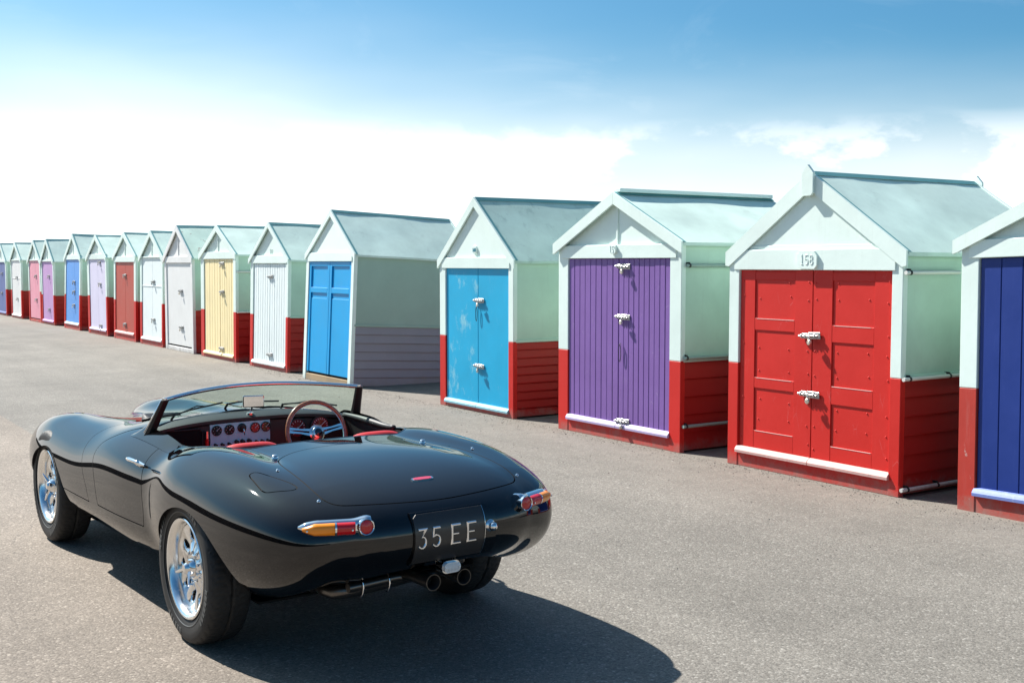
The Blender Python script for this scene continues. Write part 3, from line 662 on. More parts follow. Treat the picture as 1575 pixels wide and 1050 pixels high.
def surface_nets(x0, x1, y0, y1, z0, z1, h):
    xs = np.arange(x0, x1 + h, h); ys = np.arange(y0, y1 + h, h); zs = np.arange(z0, z1 + h, h)
    D = np.empty((len(xs), len(ys), len(zs)))
    YY, ZZ = np.meshgrid(ys, zs, indexing='ij')
    for i, x in enumerate(xs): D[i] = body_sdf(np.stack([np.full_like(YY, x), YY, ZZ], -1))
    S = D < 0
    c = S[:-1, :-1, :-1].astype(np.int8)
    tot = sum(S[a:S.shape[0] - 1 + a, b:S.shape[1] - 1 + b, d:S.shape[2] - 1 + d].astype(np.int8) for a in (0, 1) for b in (0, 1) for d in (0, 1))
    act = (tot > 0) & (tot < 8)
    idx = -np.ones(act.shape, int); cells = np.argwhere(act); idx[act] = np.arange(len(cells))
    Vv = np.stack([xs[cells[:, 0]] + h / 2, ys[cells[:, 1]] + h / 2, zs[cells[:, 2]] + h / 2], 1)
    F = []
    for ax in range(3):
        a = np.argwhere(np.diff(S.astype(np.int8), axis=ax) != 0)
        o1, o2 = [(1, 2), (2, 0), (0, 1)][ax]
        ok = (a[:, o1] > 0) & (a[:, o2] > 0) & (a[:, o1] < act.shape[o1]) & (a[:, o2] < act.shape[o2])
        a = a[ok]; q = []
        for s1, s2 in ((0, 0), (-1, 0), (-1, -1), (0, -1)):
            b = a.copy(); b[:, o1] += s1; b[:, o2] += s2; q.append(idx[b[:, 0], b[:, 1], b[:, 2]])
        q = np.stack(q, 1)
        inside_first = S[a[:, 0], a[:, 1], a[:, 2]]
        q[inside_first] = q[inside_first][:, ::-1]
        F.append(q[:, ::-1])
    F = np.concatenate(F); F = F[(F >= 0).all(1)]
    for it in range(7):
        if it < 3:                                # relax, then project back on to the surface
            acc = np.zeros_like(Vv); cnt = np.zeros(len(Vv))
            for k in range(4):
                np.add.at(acc, F[:, k], Vv[F[:, (k + 1) % 4]] + Vv[F[:, (k + 3) % 4]]); np.add.at(cnt, F[:, k], 2)
            Vv = .5 * Vv + .5 * acc / cnt[:, None]
        g = sdf_grad(Vv); f = body_sdf(Vv)
        Vv = Vv - np.clip(f / np.maximum((g * g).sum(1), 1e-3), -h, h)[:, None] * g
    g = sdf_grad(Vv); N = g / np.linalg.norm(g, axis=1, keepdims=True)
    T = np.concatenate([F[:, [0, 1, 2]], F[:, [0, 2, 3]]])
    return Vv, T, N
def split_mesh(V_, T_, N_, f):
    """cut a triangle mesh along f = 0 -> (V, N, triangles with f<0, triangles with f>0)"""
    f = np.where(np.abs(f) < 1e-9, 1e-9, f)
    s = f[T_] > 0; k = s.sum(1)
    neg = T_[k == 0]; pos = T_[k == 3]; mixed = T_[(k > 0) & (k < 3)]
    if not len(mixed): return V_, N_, neg, pos
    newV = []; newN = []; cache = {}; nn = [neg]; pp = [pos]; an = []; ap = []; base = len(V_)
    def cut(a, b):
        key = (a, b) if a < b else (b, a)
        i = cache.get(key)
        if i is None:
            a, b = key; t = f[a] / (f[a] - f[b]); i = base + len(newV); cache[key] = i
            newV.append(V_[a] + t * (V_[b] - V_[a])); n = N_[a] + t * (N_[b] - N_[a]); newN.append(n / np.linalg.norm(n))
        return i
    for tri in mixed.tolist():
        sg = [f[i] > 0 for i in tri]
        r = next(i for i in range(3) if sg[i] != sg[(i + 1) % 3] and sg[i] != sg[(i + 2) % 3])
        a, b, c = tri[r], tri[(r + 1) % 3], tri[(r + 2) % 3]
        ab = cut(a, b); ac = cut(a, c)
        one, two = (ap, an) if sg[r] else (an, ap)
        one.append((a, ab, ac)); two.append((ab, b, c)); two.append((ab, c, ac))
    V2 = np.concatenate([V_, np.array(newV)]); N2 = np.concatenate([N_, np.array(newN)])
    g = lambda base_, l: np.concatenate([base_, np.array(l, int).reshape(-1, 3)])
    return V2, N2, g(neg, an), g(pos, ap)
def compact(V_, N_, T_):
    u_, inv = np.unique(T_, return_inverse=True)
    return V_[u_], N_[u_], inv.reshape(-1, 3)
def boundary_edges(T_):
    E = np.concatenate([T_[:, [0, 1]], T_[:, [1, 2]], T_[:, [2, 0]]]); key = np.sort(E, 1)
    k = key[:, 0] * (1 << 32) + key[:, 1]; _, i, cnt = np.unique(k, return_index=True, return_counts=True)
    return E[i[cnt == 1]]
def shell(name, V_, N_, T_, mats, parent, lip=.012, lip_mat=1):
    """a body panel: outer skin with analytic normals and a folded-in edge all round"""
    v, n, t = compact(V_, N_, T_); E = boundary_edges(t); nv = len(v)
    ring = np.unique(E); m = -np.ones(nv, int); m[ring] = np.arange(len(ring))
    # separate rim vertices so that the fold is crisp
    a = v[ring]; b = v[ring] - n[ring] * lip
    Vx = np.concatenate([v, a, b]); Nx = np.concatenate([n, n[ring], n[ring]])
    q = [(e1, e0) for e0, e1 in E.tolist()]
    faces = t.tolist() + [[nv + m[p0], nv + m[p1], nv + len(ring) + m[p1], nv + len(ring) + m[p0]] for p0, p1 in q]
    mi = [0] * len(t) + [lip_mat] * len(E)
    me = bpy.data.meshes.new(name); me.from_pydata(Vx.tolist(), [], faces)
    for mm in mats: me.materials.append(mm)
    me.polygons.foreach_set('material_index', mi)
    me.polygons.foreach_set('use_smooth', [True] * len(t) + [False] * len(E)); me.update()
    me.normals_split_custom_set_from_vertices(Nx.tolist())
    o = bpy.data.objects.new(name, me); sc.collection.objects.link(o); o.parent = parent
    return o
# ------------------------------------------------------------------ the roadster
def b_paint(t, b):
    tcn = t.n('ShaderNodeTexCoord'); n = t.noise(tcn.outputs['Object'], 1.4, 2, .5); f = t.noise(tcn.outputs['Object'], 900, 1, .5)
    dust = t.noise(tcn.outputs['Object'], 260, 3, .75)
    c = t.mix(t.ramp(dust, [(.66, 0), (.78, 1)]), (.0028, .0025, .0030, 1), (.0075, .006, .0055, 1))
    t.set(b.inputs['Base Color'], c)
    t.set(b.inputs['Coat Roughness'], t.maprange(n, .3, .7, .015, .035))
PAINT = mat('black_paint', (.004, .004, .006), .5, coat=1.0, spec=.0, build=b_paint, Coat_Roughness=.015, Coat_IOR=1.6)
EDGE = mat('panel_edge_black', (.006, .006, .007), .7, spec=.05)
BLACK = mat('satin_black', (.012, .012, .013), .45)
MATTE = mat('matt_black', (.006, .006, .006), .8, spec=.2)
CHROME = mat('chrome', (.82, .83, .84), .05, 1.0)
def b_alu(t, b):
    tcn = t.n('ShaderNodeTexCoord'); n = t.noise(tcn.outputs['Object'], 40, 4, .6)
    t.set(b.inputs['Roughness'], t.maprange(n, .3, .7, .12, .24))
ALU = mat('polished_alloy', (.88, .88, .87), .16, 1.0, build=b_alu)
def b_tyre(t, b):
    tcn = t.n('ShaderNodeTexCoord'); n = t.noise(tcn.outputs['Object'], 9, 5, .7); n2 = t.noise(tcn.outputs['Object'], 120, 3, .7)
    t.set(b.inputs['Base Color'], t.mix(n, (.010, .0105, .011, 1), (.030, .029, .028, 1)))
    t.set(b.inputs['Normal'], t.n('ShaderNodeBump', {'Strength': .25, 'Distance': .001, 'Height': n2}))
TYRE = mat('tyre_rubber', (.02, .02, .02), .62, spec=.4, build=b_tyre)
TYLET = mat('tyre_lettering', (.06, .065, .065), .45)
def b_leather(base):
    def f(t, b):
        tcn = t.n('ShaderNodeTexCoord'); v = t.n('ShaderNodeTexVoronoi', {'Vector': tcn.outputs['Object'], 'Scale': 260.0}); n = t.noise(tcn.outputs['Object'], 6, 4, .6)
        t.set(b.inputs['Base Color'], t.mix(1, col(base), t.ramp(n, [(.3, .85), (.7, 1.1)]), 'MULTIPLY'))
        t.set(b.inputs['Normal'], t.n('ShaderNodeBump', {'Strength': .2, 'Distance': .0008, 'Height': v.outputs['Distance']}))
    return f
REDL = mat('red_leather', (.52, .022, .020), .42, build=b_leather((.52, .022, .020)))
BLKL = mat('black_leather', (.014, .014, .015), .5, build=b_leather((.014, .014, .015)))
PIPING = mat('white_piping', (.75, .72, .68), .5)
def b_wood(t, b):
    tcn = t.n('ShaderNodeTexCoord'); n = t.noise(t.n('ShaderNodeMapping', {0: tcn.outputs['Object'], 3: (4, 22, 22)}).outputs[0], 3, 5, .6, .6)
    t.set(b.inputs['Base Color'], t.ramp(n, [(.3, (.20, .055, .018)), (.55, (.40, .13, .045)), (.8, (.48, .19, .08))]))
WOODR = mat('varnished_wood', (.25, .08, .03), .25, coat=1.0, build=b_wood)
def b_brush(t, b):
    tcn = t.n('ShaderNodeTexCoord'); n = t.noise(t.n('ShaderNodeMapping', {0: tcn.outputs['Object'], 3: (1, 6, 60)}).outputs[0], 12, 4, .6)
    t.set(b.inputs['Roughness'], t.maprange(n, .2, .8, .28, .45))
    t.set(b.inputs['Normal'], t.n('ShaderNodeBump', {'Strength': .08, 'Distance': .0005, 'Height': n}))
BRUSH = mat('brushed_aluminium', (.44, .84, .88), .5, .0, spec=.2, build=b_brush)
LREDL = mat('red_lens', (.55, .003, .008), .25, coat=.5)
LAMB = mat('amber_lens', (.95, .28, .003), .25, coat=.5)
LCLR = mat('clear_ribbed_lens', (.72, .74, .74), .15, coat=1.0)
PLATE = mat('number_plate_black', (.030, .027, .025), .30, coat=.15)
EXH = mat('exhaust_steel', (.13, .12, .11), .28, .9)
EXHD = mat('exhaust_inside', (.006, .006, .006), .8)
GLASSD = mat('dial_face', (.012, .014, .02), .15, coat=1.0)
DIALR = mat('red_dial_face', (.24, .012, .018), .2, coat=.6)  # dial faces coloured deep red
DIALW = mat('dial_marking', (.75, .72, .70), .5)
BADGER = mat('badge_enamel', (.62, .05, .10), .25, coat=.8)
mg = bpy.data.materials.new('windscreen_glass'); mg.use_nodes = True; t = NT(mg.node_tree)
lw_ = t.n('ShaderNodeLayerWeight', {'Blend': .5}); fr = t.math('ADD', t.math('MULTIPLY', t.math('POWER', lw_.outputs['Facing'], 5.0), .9), .06); tr = t.n('ShaderNodeBsdfTransparent', {0: (.80, .93, .87, 1)}); gl = t.n('ShaderNodeBsdfGlossy', {'Roughness': .01, 'Color': (1, 1, 1, 1)})
mx = t.n('ShaderNodeMixShader', {0: fr, 1: tr, 2: gl}); t.n('ShaderNodeOutputMaterial', {0: mx}); GLASS = mg

car = empty('roadster', 'glossy black open two-seat vintage roadster parked beside the row of huts', 'car')
PSI = R(2.4); CX_ = U * math.cos(PSI) - V * math.sin(PSI); CY_ = -(V * math.cos(PSI) + U * math.sin(PSI)); CO = U * 5.30 + V * 2.43
CARM = Matrix(((CX_.x, CY_.x, 0, CO.x), (CX_.y, CY_.y, 0, CO.y), (0, 0, 1, 0), (0, 0, 0, 1)))
car.matrix_world = CARM
def surf(p, d):
    """march from p along d to the body surface -> point, normal"""
    p = np.array(p, float); d = np.array(d, float); d /= np.linalg.norm(d); t_ = 0
    ts = np.arange(0, 1.5, .004); F = body_sdf(p + ts[:, None] * d); i = int(np.argmax(F < 0)); a, b = ts[i - 1], ts[i]
    for _ in range(18):
        m_ = (a + b) / 2
        if body_sdf((p + m_ * d)[None])[0] < 0: b = m_
        else: a = m_
    q = p + a * d; n = sdf_grad(q[None])[0]; return Vector(q), Vector(n / np.linalg.norm(n))
top = lambda x, y: surf((x, y, 1.3), (0, 0, -1))
def basis(n, upv=(0, 0, 1)):
    n = n.normalized(); r = Vector(upv).cross(n).normalized(); u_ = n.cross(r); return r, u_, n
def onsurf(q, n, upv=(0, 0, 1), off=0.0):
    r, u_, n = basis(n, upv); o = q + n * off
    return Matrix(((r.x, u_.x, n.x, o.x), (r.y, u_.y, n.y, o.y), (r.z, u_.z, n.z, o.z), (0, 0, 0, 1)))

HB = .0135
bV, bT, bN = surface_nets(-1.2, 3.52, -.95, .95, .1, 1.05, HB)
def rsdf(x, z, poly):
    """signed distance to a polygon (negative inside)"""
    P = np.stack([x, z], -1); n = len(poly); d = np.full(x.shape, 1e9); s = np.ones(x.shape)
    for i in range(n):
        a = np.array(poly[i]); b = np.array(poly[(i + 1) % n]); e = b - a; w_ = P - a
        t_ = np.clip((w_ @ e) / (e @ e), 0, 1); q = w_ - t_[..., None] * e; d = np.minimum(d, (q * q).sum(-1))
        c1 = P[..., 1] >= a[1]; c2 = P[..., 1] < b[1]; c3 = e[0] * w_[..., 1] > e[1] * w_[..., 0]
        flip = (c1 & c2 & c3) | (~c1 & ~c2 & ~c3); s = np.where(flip, -s, s)
    return s * np.sqrt(d)
def smooth_poly(P, it=3, closed=True):
    P = [np.array(p, float) for p in P]
    for _ in range(it):
        Q = []
        for i in range(len(P)):
            a, b = P[i], P[(i + 1) % len(P)]; Q += [a * .75 + b * .25, a * .25 + b * .75]
        P = Q
    return [tuple(p) for p in P]
def ell(x, z, cx, cz, rx, rz): return (np.sqrt(((x - cx) / rx)**2 + ((z - cz) / rz)**2) - 1) * min(rx, rz)
def F_arch(P):
    x, y, z = P.T; big = .45 - np.abs(y)
    a = np.maximum(ell(x, z, -.09, .20, .50, .455), big); b = np.maximum(ell(x, z, 2.33, .20, .53, .43), big)
    return np.minimum(a, b)
cock = smooth_poly([(.085, -.25), (.085, .25), (.16, .50), (.33, .59), (.60, .605), (1.0, .605), (1.08, .58), (1.20, .40), (1.24, 0), (1.20, -.40), (1.08, -.58), (1.0, -.605), (.60, -.605), (.33, -.59), (.16, -.50)], 3)
def F_cock(P): return np.maximum(rsdf(P[:, 0], P[:, 1], cock), .62 - P[:, 2])
def F_under(P):
    x, y, z = P.T
    rear = np.maximum(z - (.345 + .125 * np.exp(-(y / .42)**4)), x + .40)
    mid = z - .205
    return np.minimum(rear, mid)
def carve(keep, f):
    global bV, bN
    bV, bN, neg, pos = split_mesh(bV, keep, bN, f(bV)); return neg, pos
_, T_ = carve(bT, F_arch); hole = _
_, T_ = carve(T_, F_cock)
_, T_ = carve(T_, F_under)
GAP = .0028
strips = []; wide = []
def panel(T_, f):
    a_, b_ = carve(T_, lambda P: f(P) - .014); a_, b_ = carve(a_, lambda P: f(P) + .014); wide.append(b_)
    ins, rest = carve(T_, lambda P: f(P) + GAP); st_, rest = carve(rest, lambda P: f(P) - GAP); strips.append(st_); return ins, rest
lid = [(-.10, 0), (-.105, .16), (-.13, .30), (-.20, .405), (-.33, .46), (-.55, .485), (-.80, .50), (-.885, .475), (-.93, .40), (-.968, .26), (-.985, .1), (-.988, 0)]
lidp = smooth_poly(lid + [(x, -y) for x, y in lid[::-1][1:-1]], 3)
def F_lid(P): return np.maximum(rsdf(P[:, 0], P[:, 1], lidp), .70 - P[:, 2])
flap = smooth_poly([(-.425, .625), (-.435, .648), (-.455, .655), (-.60, .668), (-.635, .665), (-.655, .65), (-.70, .575), (-.70, .548), (-.685, .535), (-.62, .543), (-.50, .588), (-.44, .608)], 2)
def F_flap(P): return np.maximum(rsdf(P[:, 0], P[:, 1], flap), .7 - P[:, 2])
doorp = smooth_poly([(.575, .447), (.9, .447), (1.235, .447), (1.24, .447), (1.30, .60), (1.40, .69), (1.42, .76), (1.35, .80), (1.22, .86), (.9, .9), (.69, .9), (.66, .76), (.60, .65), (.565, .52), (.57, .447)], 2)
def F_door(sg):
    def f(P): return np.maximum(rsdf(P[:, 0], P[:, 2], doorp), .5 - sg * P[:, 1])
    return f
def F_bon(P):
    x, y, z = P.T
    xs = np.interp(z, [.2, .44, .52, .62, .70, .77, .81, .95], [1.37, 1.395, 1.44, 1.54, 1.63, 1.69, 1.70, 1.70])
    xs = np.where(np.abs(y) < .6, 1.70 - .25 * np.exp(-(y / .50)**4) * 1.0, xs)
    xs = np.where(np.abs(y) < .6, np.interp(np.abs(y), [0, .3, .45, .6], [1.44, 1.46, 1.60, 1.70]), xs)
    return np.maximum((xs - x), .44 - z)
lidT, T_ = panel(T_, F_lid)
flapT, T_ = panel(T_, F_flap)
dLT, T_ = panel(T_, F_door(1)); dRT, T_ = panel(T_, F_door(-1))
bonT, T_ = panel(T_, F_bon)
MS = [PAINT, EDGE]
body = shell('body', bV, bN, T_, MS, car, .014)
shell('bonnet', bV, bN, bonT, MS, car, .014)
bootlid = shell('boot_lid', bV, bN, lidT, MS, car, .010)
shell('fuel_flap', bV, bN, flapT, MS, car, .010)
doorL = shell('door', bV, bN, dLT, MS, car, .012); doorR = shell('door', bV, bN, dRT, MS, car, .012)
sT = np.concatenate(wide); sv, sn, sT = compact(bV, bN, sT)
seam = mesh_obj('shut_line', sv - sn * .0145, sT, EDGE, body)
for s_ in (seam,): pass
# bottom pan, wheel houses, inner tub
g = G()
g.box(-.36, 3.1, -.58, .58, .235, .245); g.box(-.92, -.37, -.52, .52, .50, .51); g.box(-.39, .05, -.50, .50, .26, .80)  # rear tray and boot box added to block sun leaking through the shell
g.link('floor_pan_and_sun_block', MATTE, car)
for cx_ in (0.0, 2.40):
    for sg in (-1, 1):
        g = G(); n = 18; vs = []
        rx_, rz_ = (.53, .50) if cx_ == 0 else (.56, .46); c0 = cx_ - .05
        for i in range(n + 1):
            a = math.pi * i / n
            for yy_ in (.40, .81 if cx_ else .80): vs.append((c0 + rx_ * math.cos(a), sg * yy_ * 1.0, .20 + rz_ * .98 * math.sin(a)))
        fs = [(2 * i, 2 * i + 1, 2 * i + 3, 2 * i + 2) for i in range(n)]
        g.add(vs, fs); g.add([vs[2 * i] for i in range(n + 1)], [tuple(range(n + 1))])
        o_ = g.link('wheel_house', MATTE, car)
        # keep liners inside the skin
        me = o_.data
        co = np.array([v.co for v in me.vertices]); f_ = body_sdf(co); gg = sdf_grad(co)
        for k in range(4):
            f_ = body_sdf(co); gg = sdf_grad(co); mv = np.maximum(f_ + .012, 0); co -= gg * (mv / np.maximum((gg * gg).sum(1), .2))[:, None]
        for v, c in zip(me.vertices, co): v.co = c
# tub of the cockpit
g = G(); inner = [(x * .985 + .01, y * .955) for x, y in cock]; n = len(inner); vs = []
for (x, y) in inner:
    q, nn = top(x, y * 1.0) if True else None
    vs += [(x, y, q.z - .012), (x, y, .24)]
g.add(vs, [(2 * i, 2 * ((i + 1) % n), 2 * ((i + 1) % n) + 1, 2 * i + 1) for i in range(n)]); g.add([vs[2 * i + 1] for i in range(n)], [tuple(range(n))])
g.link('cockpit_tub', BLKL, car)
# rolled edge round the cockpit: painted at the back, black trim along the doors
rim_pts = []
for (x, y) in cock:
    q, nn = top(x * 1.0, y * 1.0); rim_pts.append((q - nn * .006, x))
rear_i = [p for p, x in rim_pts]
g = G(); g.tube([p for p, x in rim_pts], .0085, 8, closed=True); g.link('cockpit_rim', PAINT, body, True)
for sg in (-1,):
    pts = []
    for x in np.linspace(.40, 1.03, 16):
        q, nn = top(x, sg * (.600 if x > .5 else .600 - .3 * (.5 - x)**1.3)); pts.append(q + Vector((0, -sg * .022, -.010 if sg > 0 else .004)))
    g = G(); g.tube(pts, .020, 10, rs=[.012 + .009 * math.sin(math.pi * i / 15) for i in range(16)]); g.link('door_trim', BLKL, doorL if sg > 0 else doorR, True)
# painted capping on the door shoulders
for sg in (1, -1):
    v = []; f = []; xs_ = np.linspace(.52, 1.14, 24); m_ = 7
    for i, x in enumerate(xs_):
        e = math.sin(math.pi / 2 * min(1, i / 9.0, (23 - i) / 3.0))
        for j in range(m_):
            t_ = j / (m_ - 1); yy_ = sg * (.598 + .075 * t_); q, nn = top(x, yy_)
            v.append(q + nn * (.0005 + e * (.0012 + .026 * (1 - t_)) ) )
    for i in range(23):
        for j in range(m_ - 1):
            a = i * m_ + j; q = (a, a + 1, a + m_ + 1, a + m_); f.append(q if sg < 0 else q[::-1])
    mesh_obj('door_capping', v, f, PAINT, doorL if sg > 0 else doorR, smooth=True)

# wheels ---------------------------------------------------------------------------------------
def make_wheel():
    W_ = .195; R_ = .355; rr_ = .232
    prof = [(rr_ - .004, -.075), (rr_ + .012, -.09), (.27, -.100), (.30, -.104), (.325, -.101), (.343, -.090), (.352, -.074), (.355, -.04), (.355, .04), (.352, .074), (.343, .090), (.325, .101), (.30, .104), (.27, .100), (rr_ + .012, .09), (rr_ - .004, .075)]
    seg = 108; g = G(); vs = []
    # finer profile across the tread with circumferential grooves
    fine = []
    for i in range(len(prof) - 1):
        (r0, h0), (r1, h1) = prof[i], prof[i + 1]; k = 3 if r0 < .34 or r1 < .34 else 2
        if abs(h0) <= .04 and abs(h1) <= .04 and h0 != h1: k = 10
        for j in range(k): fine.append((r0 + (r1 - r0) * j / k, h0 + (h1 - h0) * j / k))
    fine.append(prof[-1]); m_ = len(fine)
    for k in range(seg * 3):
        a = 2 * math.pi * k / (seg * 3)
        for (r, h) in fine:
            dr = 0
            if r > .338:
                ph = (k + int(abs(h) * 260)) % 9
                if ph == 0 and abs(h) > .028: dr = -.006
                for gy in (-.047, -.0, .047):
                    if abs(h - gy) < .0055: dr = -.010
                if abs(h) < .028 and (k + int(h * 420)) % 12 == 0: dr = -.004
            elif .262 < r < .268: dr = 0
            rr2 = r + dr
            vs.append((rr2 * math.cos(a), h, rr2 * math.sin(a)))
    fs = []
    S_ = seg * 3
    for k in range(S_):
        l = (k + 1) % S_
        for i in range(m_ - 1): fs.append((k * m_ + i, k * m_ + i + 1, l * m_ + i + 1, l * m_ + i))
    g.add(vs, fs)
    tyre = g.link('tyre', TYRE, None, True); tyre.data.set_sharp_from_angle(angle=R(50))
    # raised sidewall ring and lettering-like blocks kept as plain moulded ribs
    g = G(); g.lathe([(.262, .0995), (.264, .1015), (.267, .1015), (.269, .1)], (0, 1, 0), (0, 0, 0), 72)
    for a0, a1 in ((28, 62), (118, 150), (208, 242), (298, 330)):
        a = a0
        while a < a1:
            w_ = 4.0; ang = R(a); M = Matrix.Rotation(-ang, 4, 'Y') @ Matrix.Translation((.302, .1035, 0))
            g.box(-.012, .012, 0, .0016, -.0085, .0085, M=M); a += w_ + 1.6
    ring = g.link('sidewall_ring', TYLET, tyre)
    g = G()
    g.lathe([(.205, -.085), (.2345, -.085), (.2345, -.08), (.226, -.07), (.214, -.03), (.212, .03), (.2225, .066), (.2285, .080), (.236, .086), (.2375, .0925), (.233, .096), (.226, .0945), (.217, .086), (.209, .072), (.206, .03), (.205, -.085)], (0, 1, 0), (0, 0, 0), 72)
    rim = g.link('rim', ALU, None, True, 40)
    g = G(); nsp = 10
    # dished disc of the wheel: six broad swelling spokes between round windows
    nr, na = 20, 180; vs = []
    def face(r, a):
        c_ = .5 + .5 * math.cos(nsp * a)
        base = .012 + .045 * max(0, 1 - (r - .03) / .09)**1.3 if r < .12 else .012 + .028 * ((r - .12) / .09)**1.5
        return base + .014 * c_ * math.sin(math.pi * min(1, max(0, (r - .05) / .165)))
    rows = [.045 + (.207 - .045) * i / nr for i in range(nr + 1)]
    for r in rows:
        for k in range(na):
            a = 2 * math.pi * k / na; vs.append((r * math.cos(a), face(r, a), r * math.sin(a)))
    fs = []
    for i in range(nr):
        rc = (rows[i] + rows[i + 1]) / 2
        for k in range(na):
            a = 2 * math.pi * (k + .5) / na; da = ((a * nsp / (2 * math.pi)) - .5); da = (da - round(da)) * 2 * math.pi / nsp
            if ((rc - .155) / .031)**2 + (rc * da / .024)**2 < 1: continue
            fs.append((i * na + k, (i + 1) * na + k, (i + 1) * na + (k + 1) % na, i * na + (k + 1) % na))
    g.add(vs, fs); spk = g.link('wheel_disc', ALU, None, True)
    so = spk.modifiers.new('s', 'SOLIDIFY'); so.thickness = .012; so.offset = -1
    dg = bpy.context.evaluated_depsgraph_get(); me2 = bpy.data.meshes.new_from_object(spk.evaluated_get(dg)); spk.modifiers.clear(); spk.data = me2
    g = G(); g.lathe([(.0, .098), (.018, .097), (.026, .088), (.030, .078), (.040, .072), (.046, .060), (.052, .05), (.052, .035)], (0, 1, 0), (0, 0, 0), 32)
    for a0 in (0, 120, 240):
        M = Matrix.Rotation(R(a0), 4, 'Y')
        vs = []; secs = [(.018, .016, .084, .014), (.045, .013, .092, .010), (.075, .010, .100, .007), (.098, .006, .104, .004)]
        for x, hz, y, ty in secs: vs += [M @ Vector((x, y - ty, -hz)), M @ Vector((x, y, -hz * .5)), M @ Vector((x, y, hz * .5)), M @ Vector((x, y - ty, hz))]
        fs = [(4 * i + j, 4 * i + (j + 1) % 4, 4 * i + 4 + (j + 1) % 4, 4 * i + 4 + j) for i in range(3) for j in range(4)] + [(0, 1, 2, 3), (15, 14, 13, 12)]
        g.add(vs, fs)
    nut = g.link('spinner', CHROME, None, True, 35)
    g = G()
    for k in range(10):
        a = 2 * math.pi * k / 10; g.lathe([(0, .066), (.006, .065), (.0075, .055), (.0075, .04)], (0, 1, 0), (.070 * math.cos(a), -.004, .070 * math.sin(a)), 8)
    bol = g.link('wheel_bolt', CHROME, None, True, 35); bol['kind'] = 'stuff'
    g = G(); g.lathe([(.0, -.02), (.155, -.02), (.155, -.03), (0, -.03)], (0, 1, 0), (0, 0, 0), 40); brake = g.link('brake_disc', EXH, None)
    return tyre, ring, rim, spk, nut, bol, brake
proto = make_wheel()
for i, (x, sg, st_) in enumerate([(0, 1, 20), (2.468, 1, 75), (0, -1, 40), (2.468, -1, 10)]):
    wq = bpy.data.objects.new('wheel', None); sc.collection.objects.link(wq); wq.parent = car; wq.empty_display_size = .1
    wq.location = (x, sg * .698, .355); wq.rotation_euler = (0, 0, 0 if sg > 0 else math.pi)
    hold = [(o if i == 0 else link_copy(o)) for o in proto]
    for o in hold:
        o.parent = wq; o.rotation_euler = (0, R(st_), 0)
# ------------------------------------------------------------------ fittings of the roadster
def sub(name, m, parent, g, smooth=False, ang=None): return g.link(name, m, parent, smooth, ang)
# tail lamps: a chrome plinth that follows the body, amber and red lenses, round reflector at the inner end
for sg in (1, -1):
    lamp = bpy.data.objects.new('tail_lamp', None); sc.collection.objects.link(lamp); lamp.parent = car; lamp.empty_display_size = .05
    def sp(y, z=.695): q, n = surf((-1.6, sg * y, z), (1, 0, 0)); return q, n
    def sweep(name, m, ys, zc, hh, out, inn, half=9):
        g = G(); vs = []; cnt = 0
        for y, z0, h_, o_ in zip(ys, zc, hh, out):
            q, n = sp(y, z0); nh = Vector((n.x, n.y, 0)).normalized(); n = (nh * .75 + n * .25).normalized()
            for j in range(half + 1):
                a = -math.pi / 2 + math.pi * j / half
                vs.append(q + Vector((0, 0, h_ * math.sin(a))) + n * (inn + (o_ - inn) * max(0, math.cos(a))**.6))
            cnt += 1
        fs = [(i * (half + 1) + j, i * (half + 1) + j + 1, (i + 1) * (half + 1) + j + 1, (i + 1) * (half + 1) + j) for i in range(cnt - 1) for j in range(half)]
        fs += [tuple(range(half + 1)), tuple((cnt - 1) * (half + 1) + j for j in range(half + 1))]
        if sg < 0: fs = [f[::-1] for f in fs]
        g.add(vs, fs); return g.link(name, m, lamp, True, 40)
    Y = np.linspace(.372, .638, 22)
    hh = np.interp(Y, [.372, .385, .45, .58, .618, .638], [.037, .040, .033, .032, .024, .009]); oo = np.interp(Y, [.372, .385, .44, .57, .615, .638], [.026, .034, .022, .020, .014, .003])
    zz = np.interp(Y, [.37, .40, .43, .70], [.698, .698, .694, .694])
    sweep('chrome_surround', CHROME, Y, zz, hh, oo, -.02)
    Y2 = np.linspace(.5135, .625, 12); sweep('amber_lens', LAMB, Y2, [.688] * 12, np.interp(Y2, [.5135, .585, .625], [.0275, .0265, .009]), np.interp(Y2, [.5135, .585, .615, .625], [.040, .037, .026, .014]), -.01)
    Y3 = np.linspace(.436, .506, 10); sweep('red_lens', LREDL, Y3, [.688] * 10, [.0275] * 10, np.interp(Y3, [.436, .45, .506], [.038, .041, .041]), -.01)
    Y4 = np.linspace(.5065, .513, 3); sweep('lens_divider', CHROME, Y4, [.688] * 3, [.0295] * 3, [.043] * 3, -.01)
    q, n = sp(.402, .695); ax = Vector((-1, sg * .10, .02)).normalized()
    g = G(); g.lathe([(.030, -.03), (.0345, .036), (.0345, .042), (.0325, .044), (.0295, .042), (.0285, .036)], ax, q, 28); sub('reflector_bezel', CHROME, lamp, g, True, 40)
    g = G(); g.lathe([(.0, .044), (.018, .0425), (.0285, .038), (.0285, .02)], ax, q, 28); sub('red_reflector', LREDL, lamp, g, True, 40)
    for y in (.607, .446):
        q, n = sp(y, .688); g = G(); nn = Vector((n.x, n.y, 0)).normalized(); g.lathe([(0, .045 if y < .5 else .034), (.004, .044 if y < .5 else .033), (.0045, .02)], nn, q, 8); sub('lens_screw', CHROME, lamp, g, True, 40)
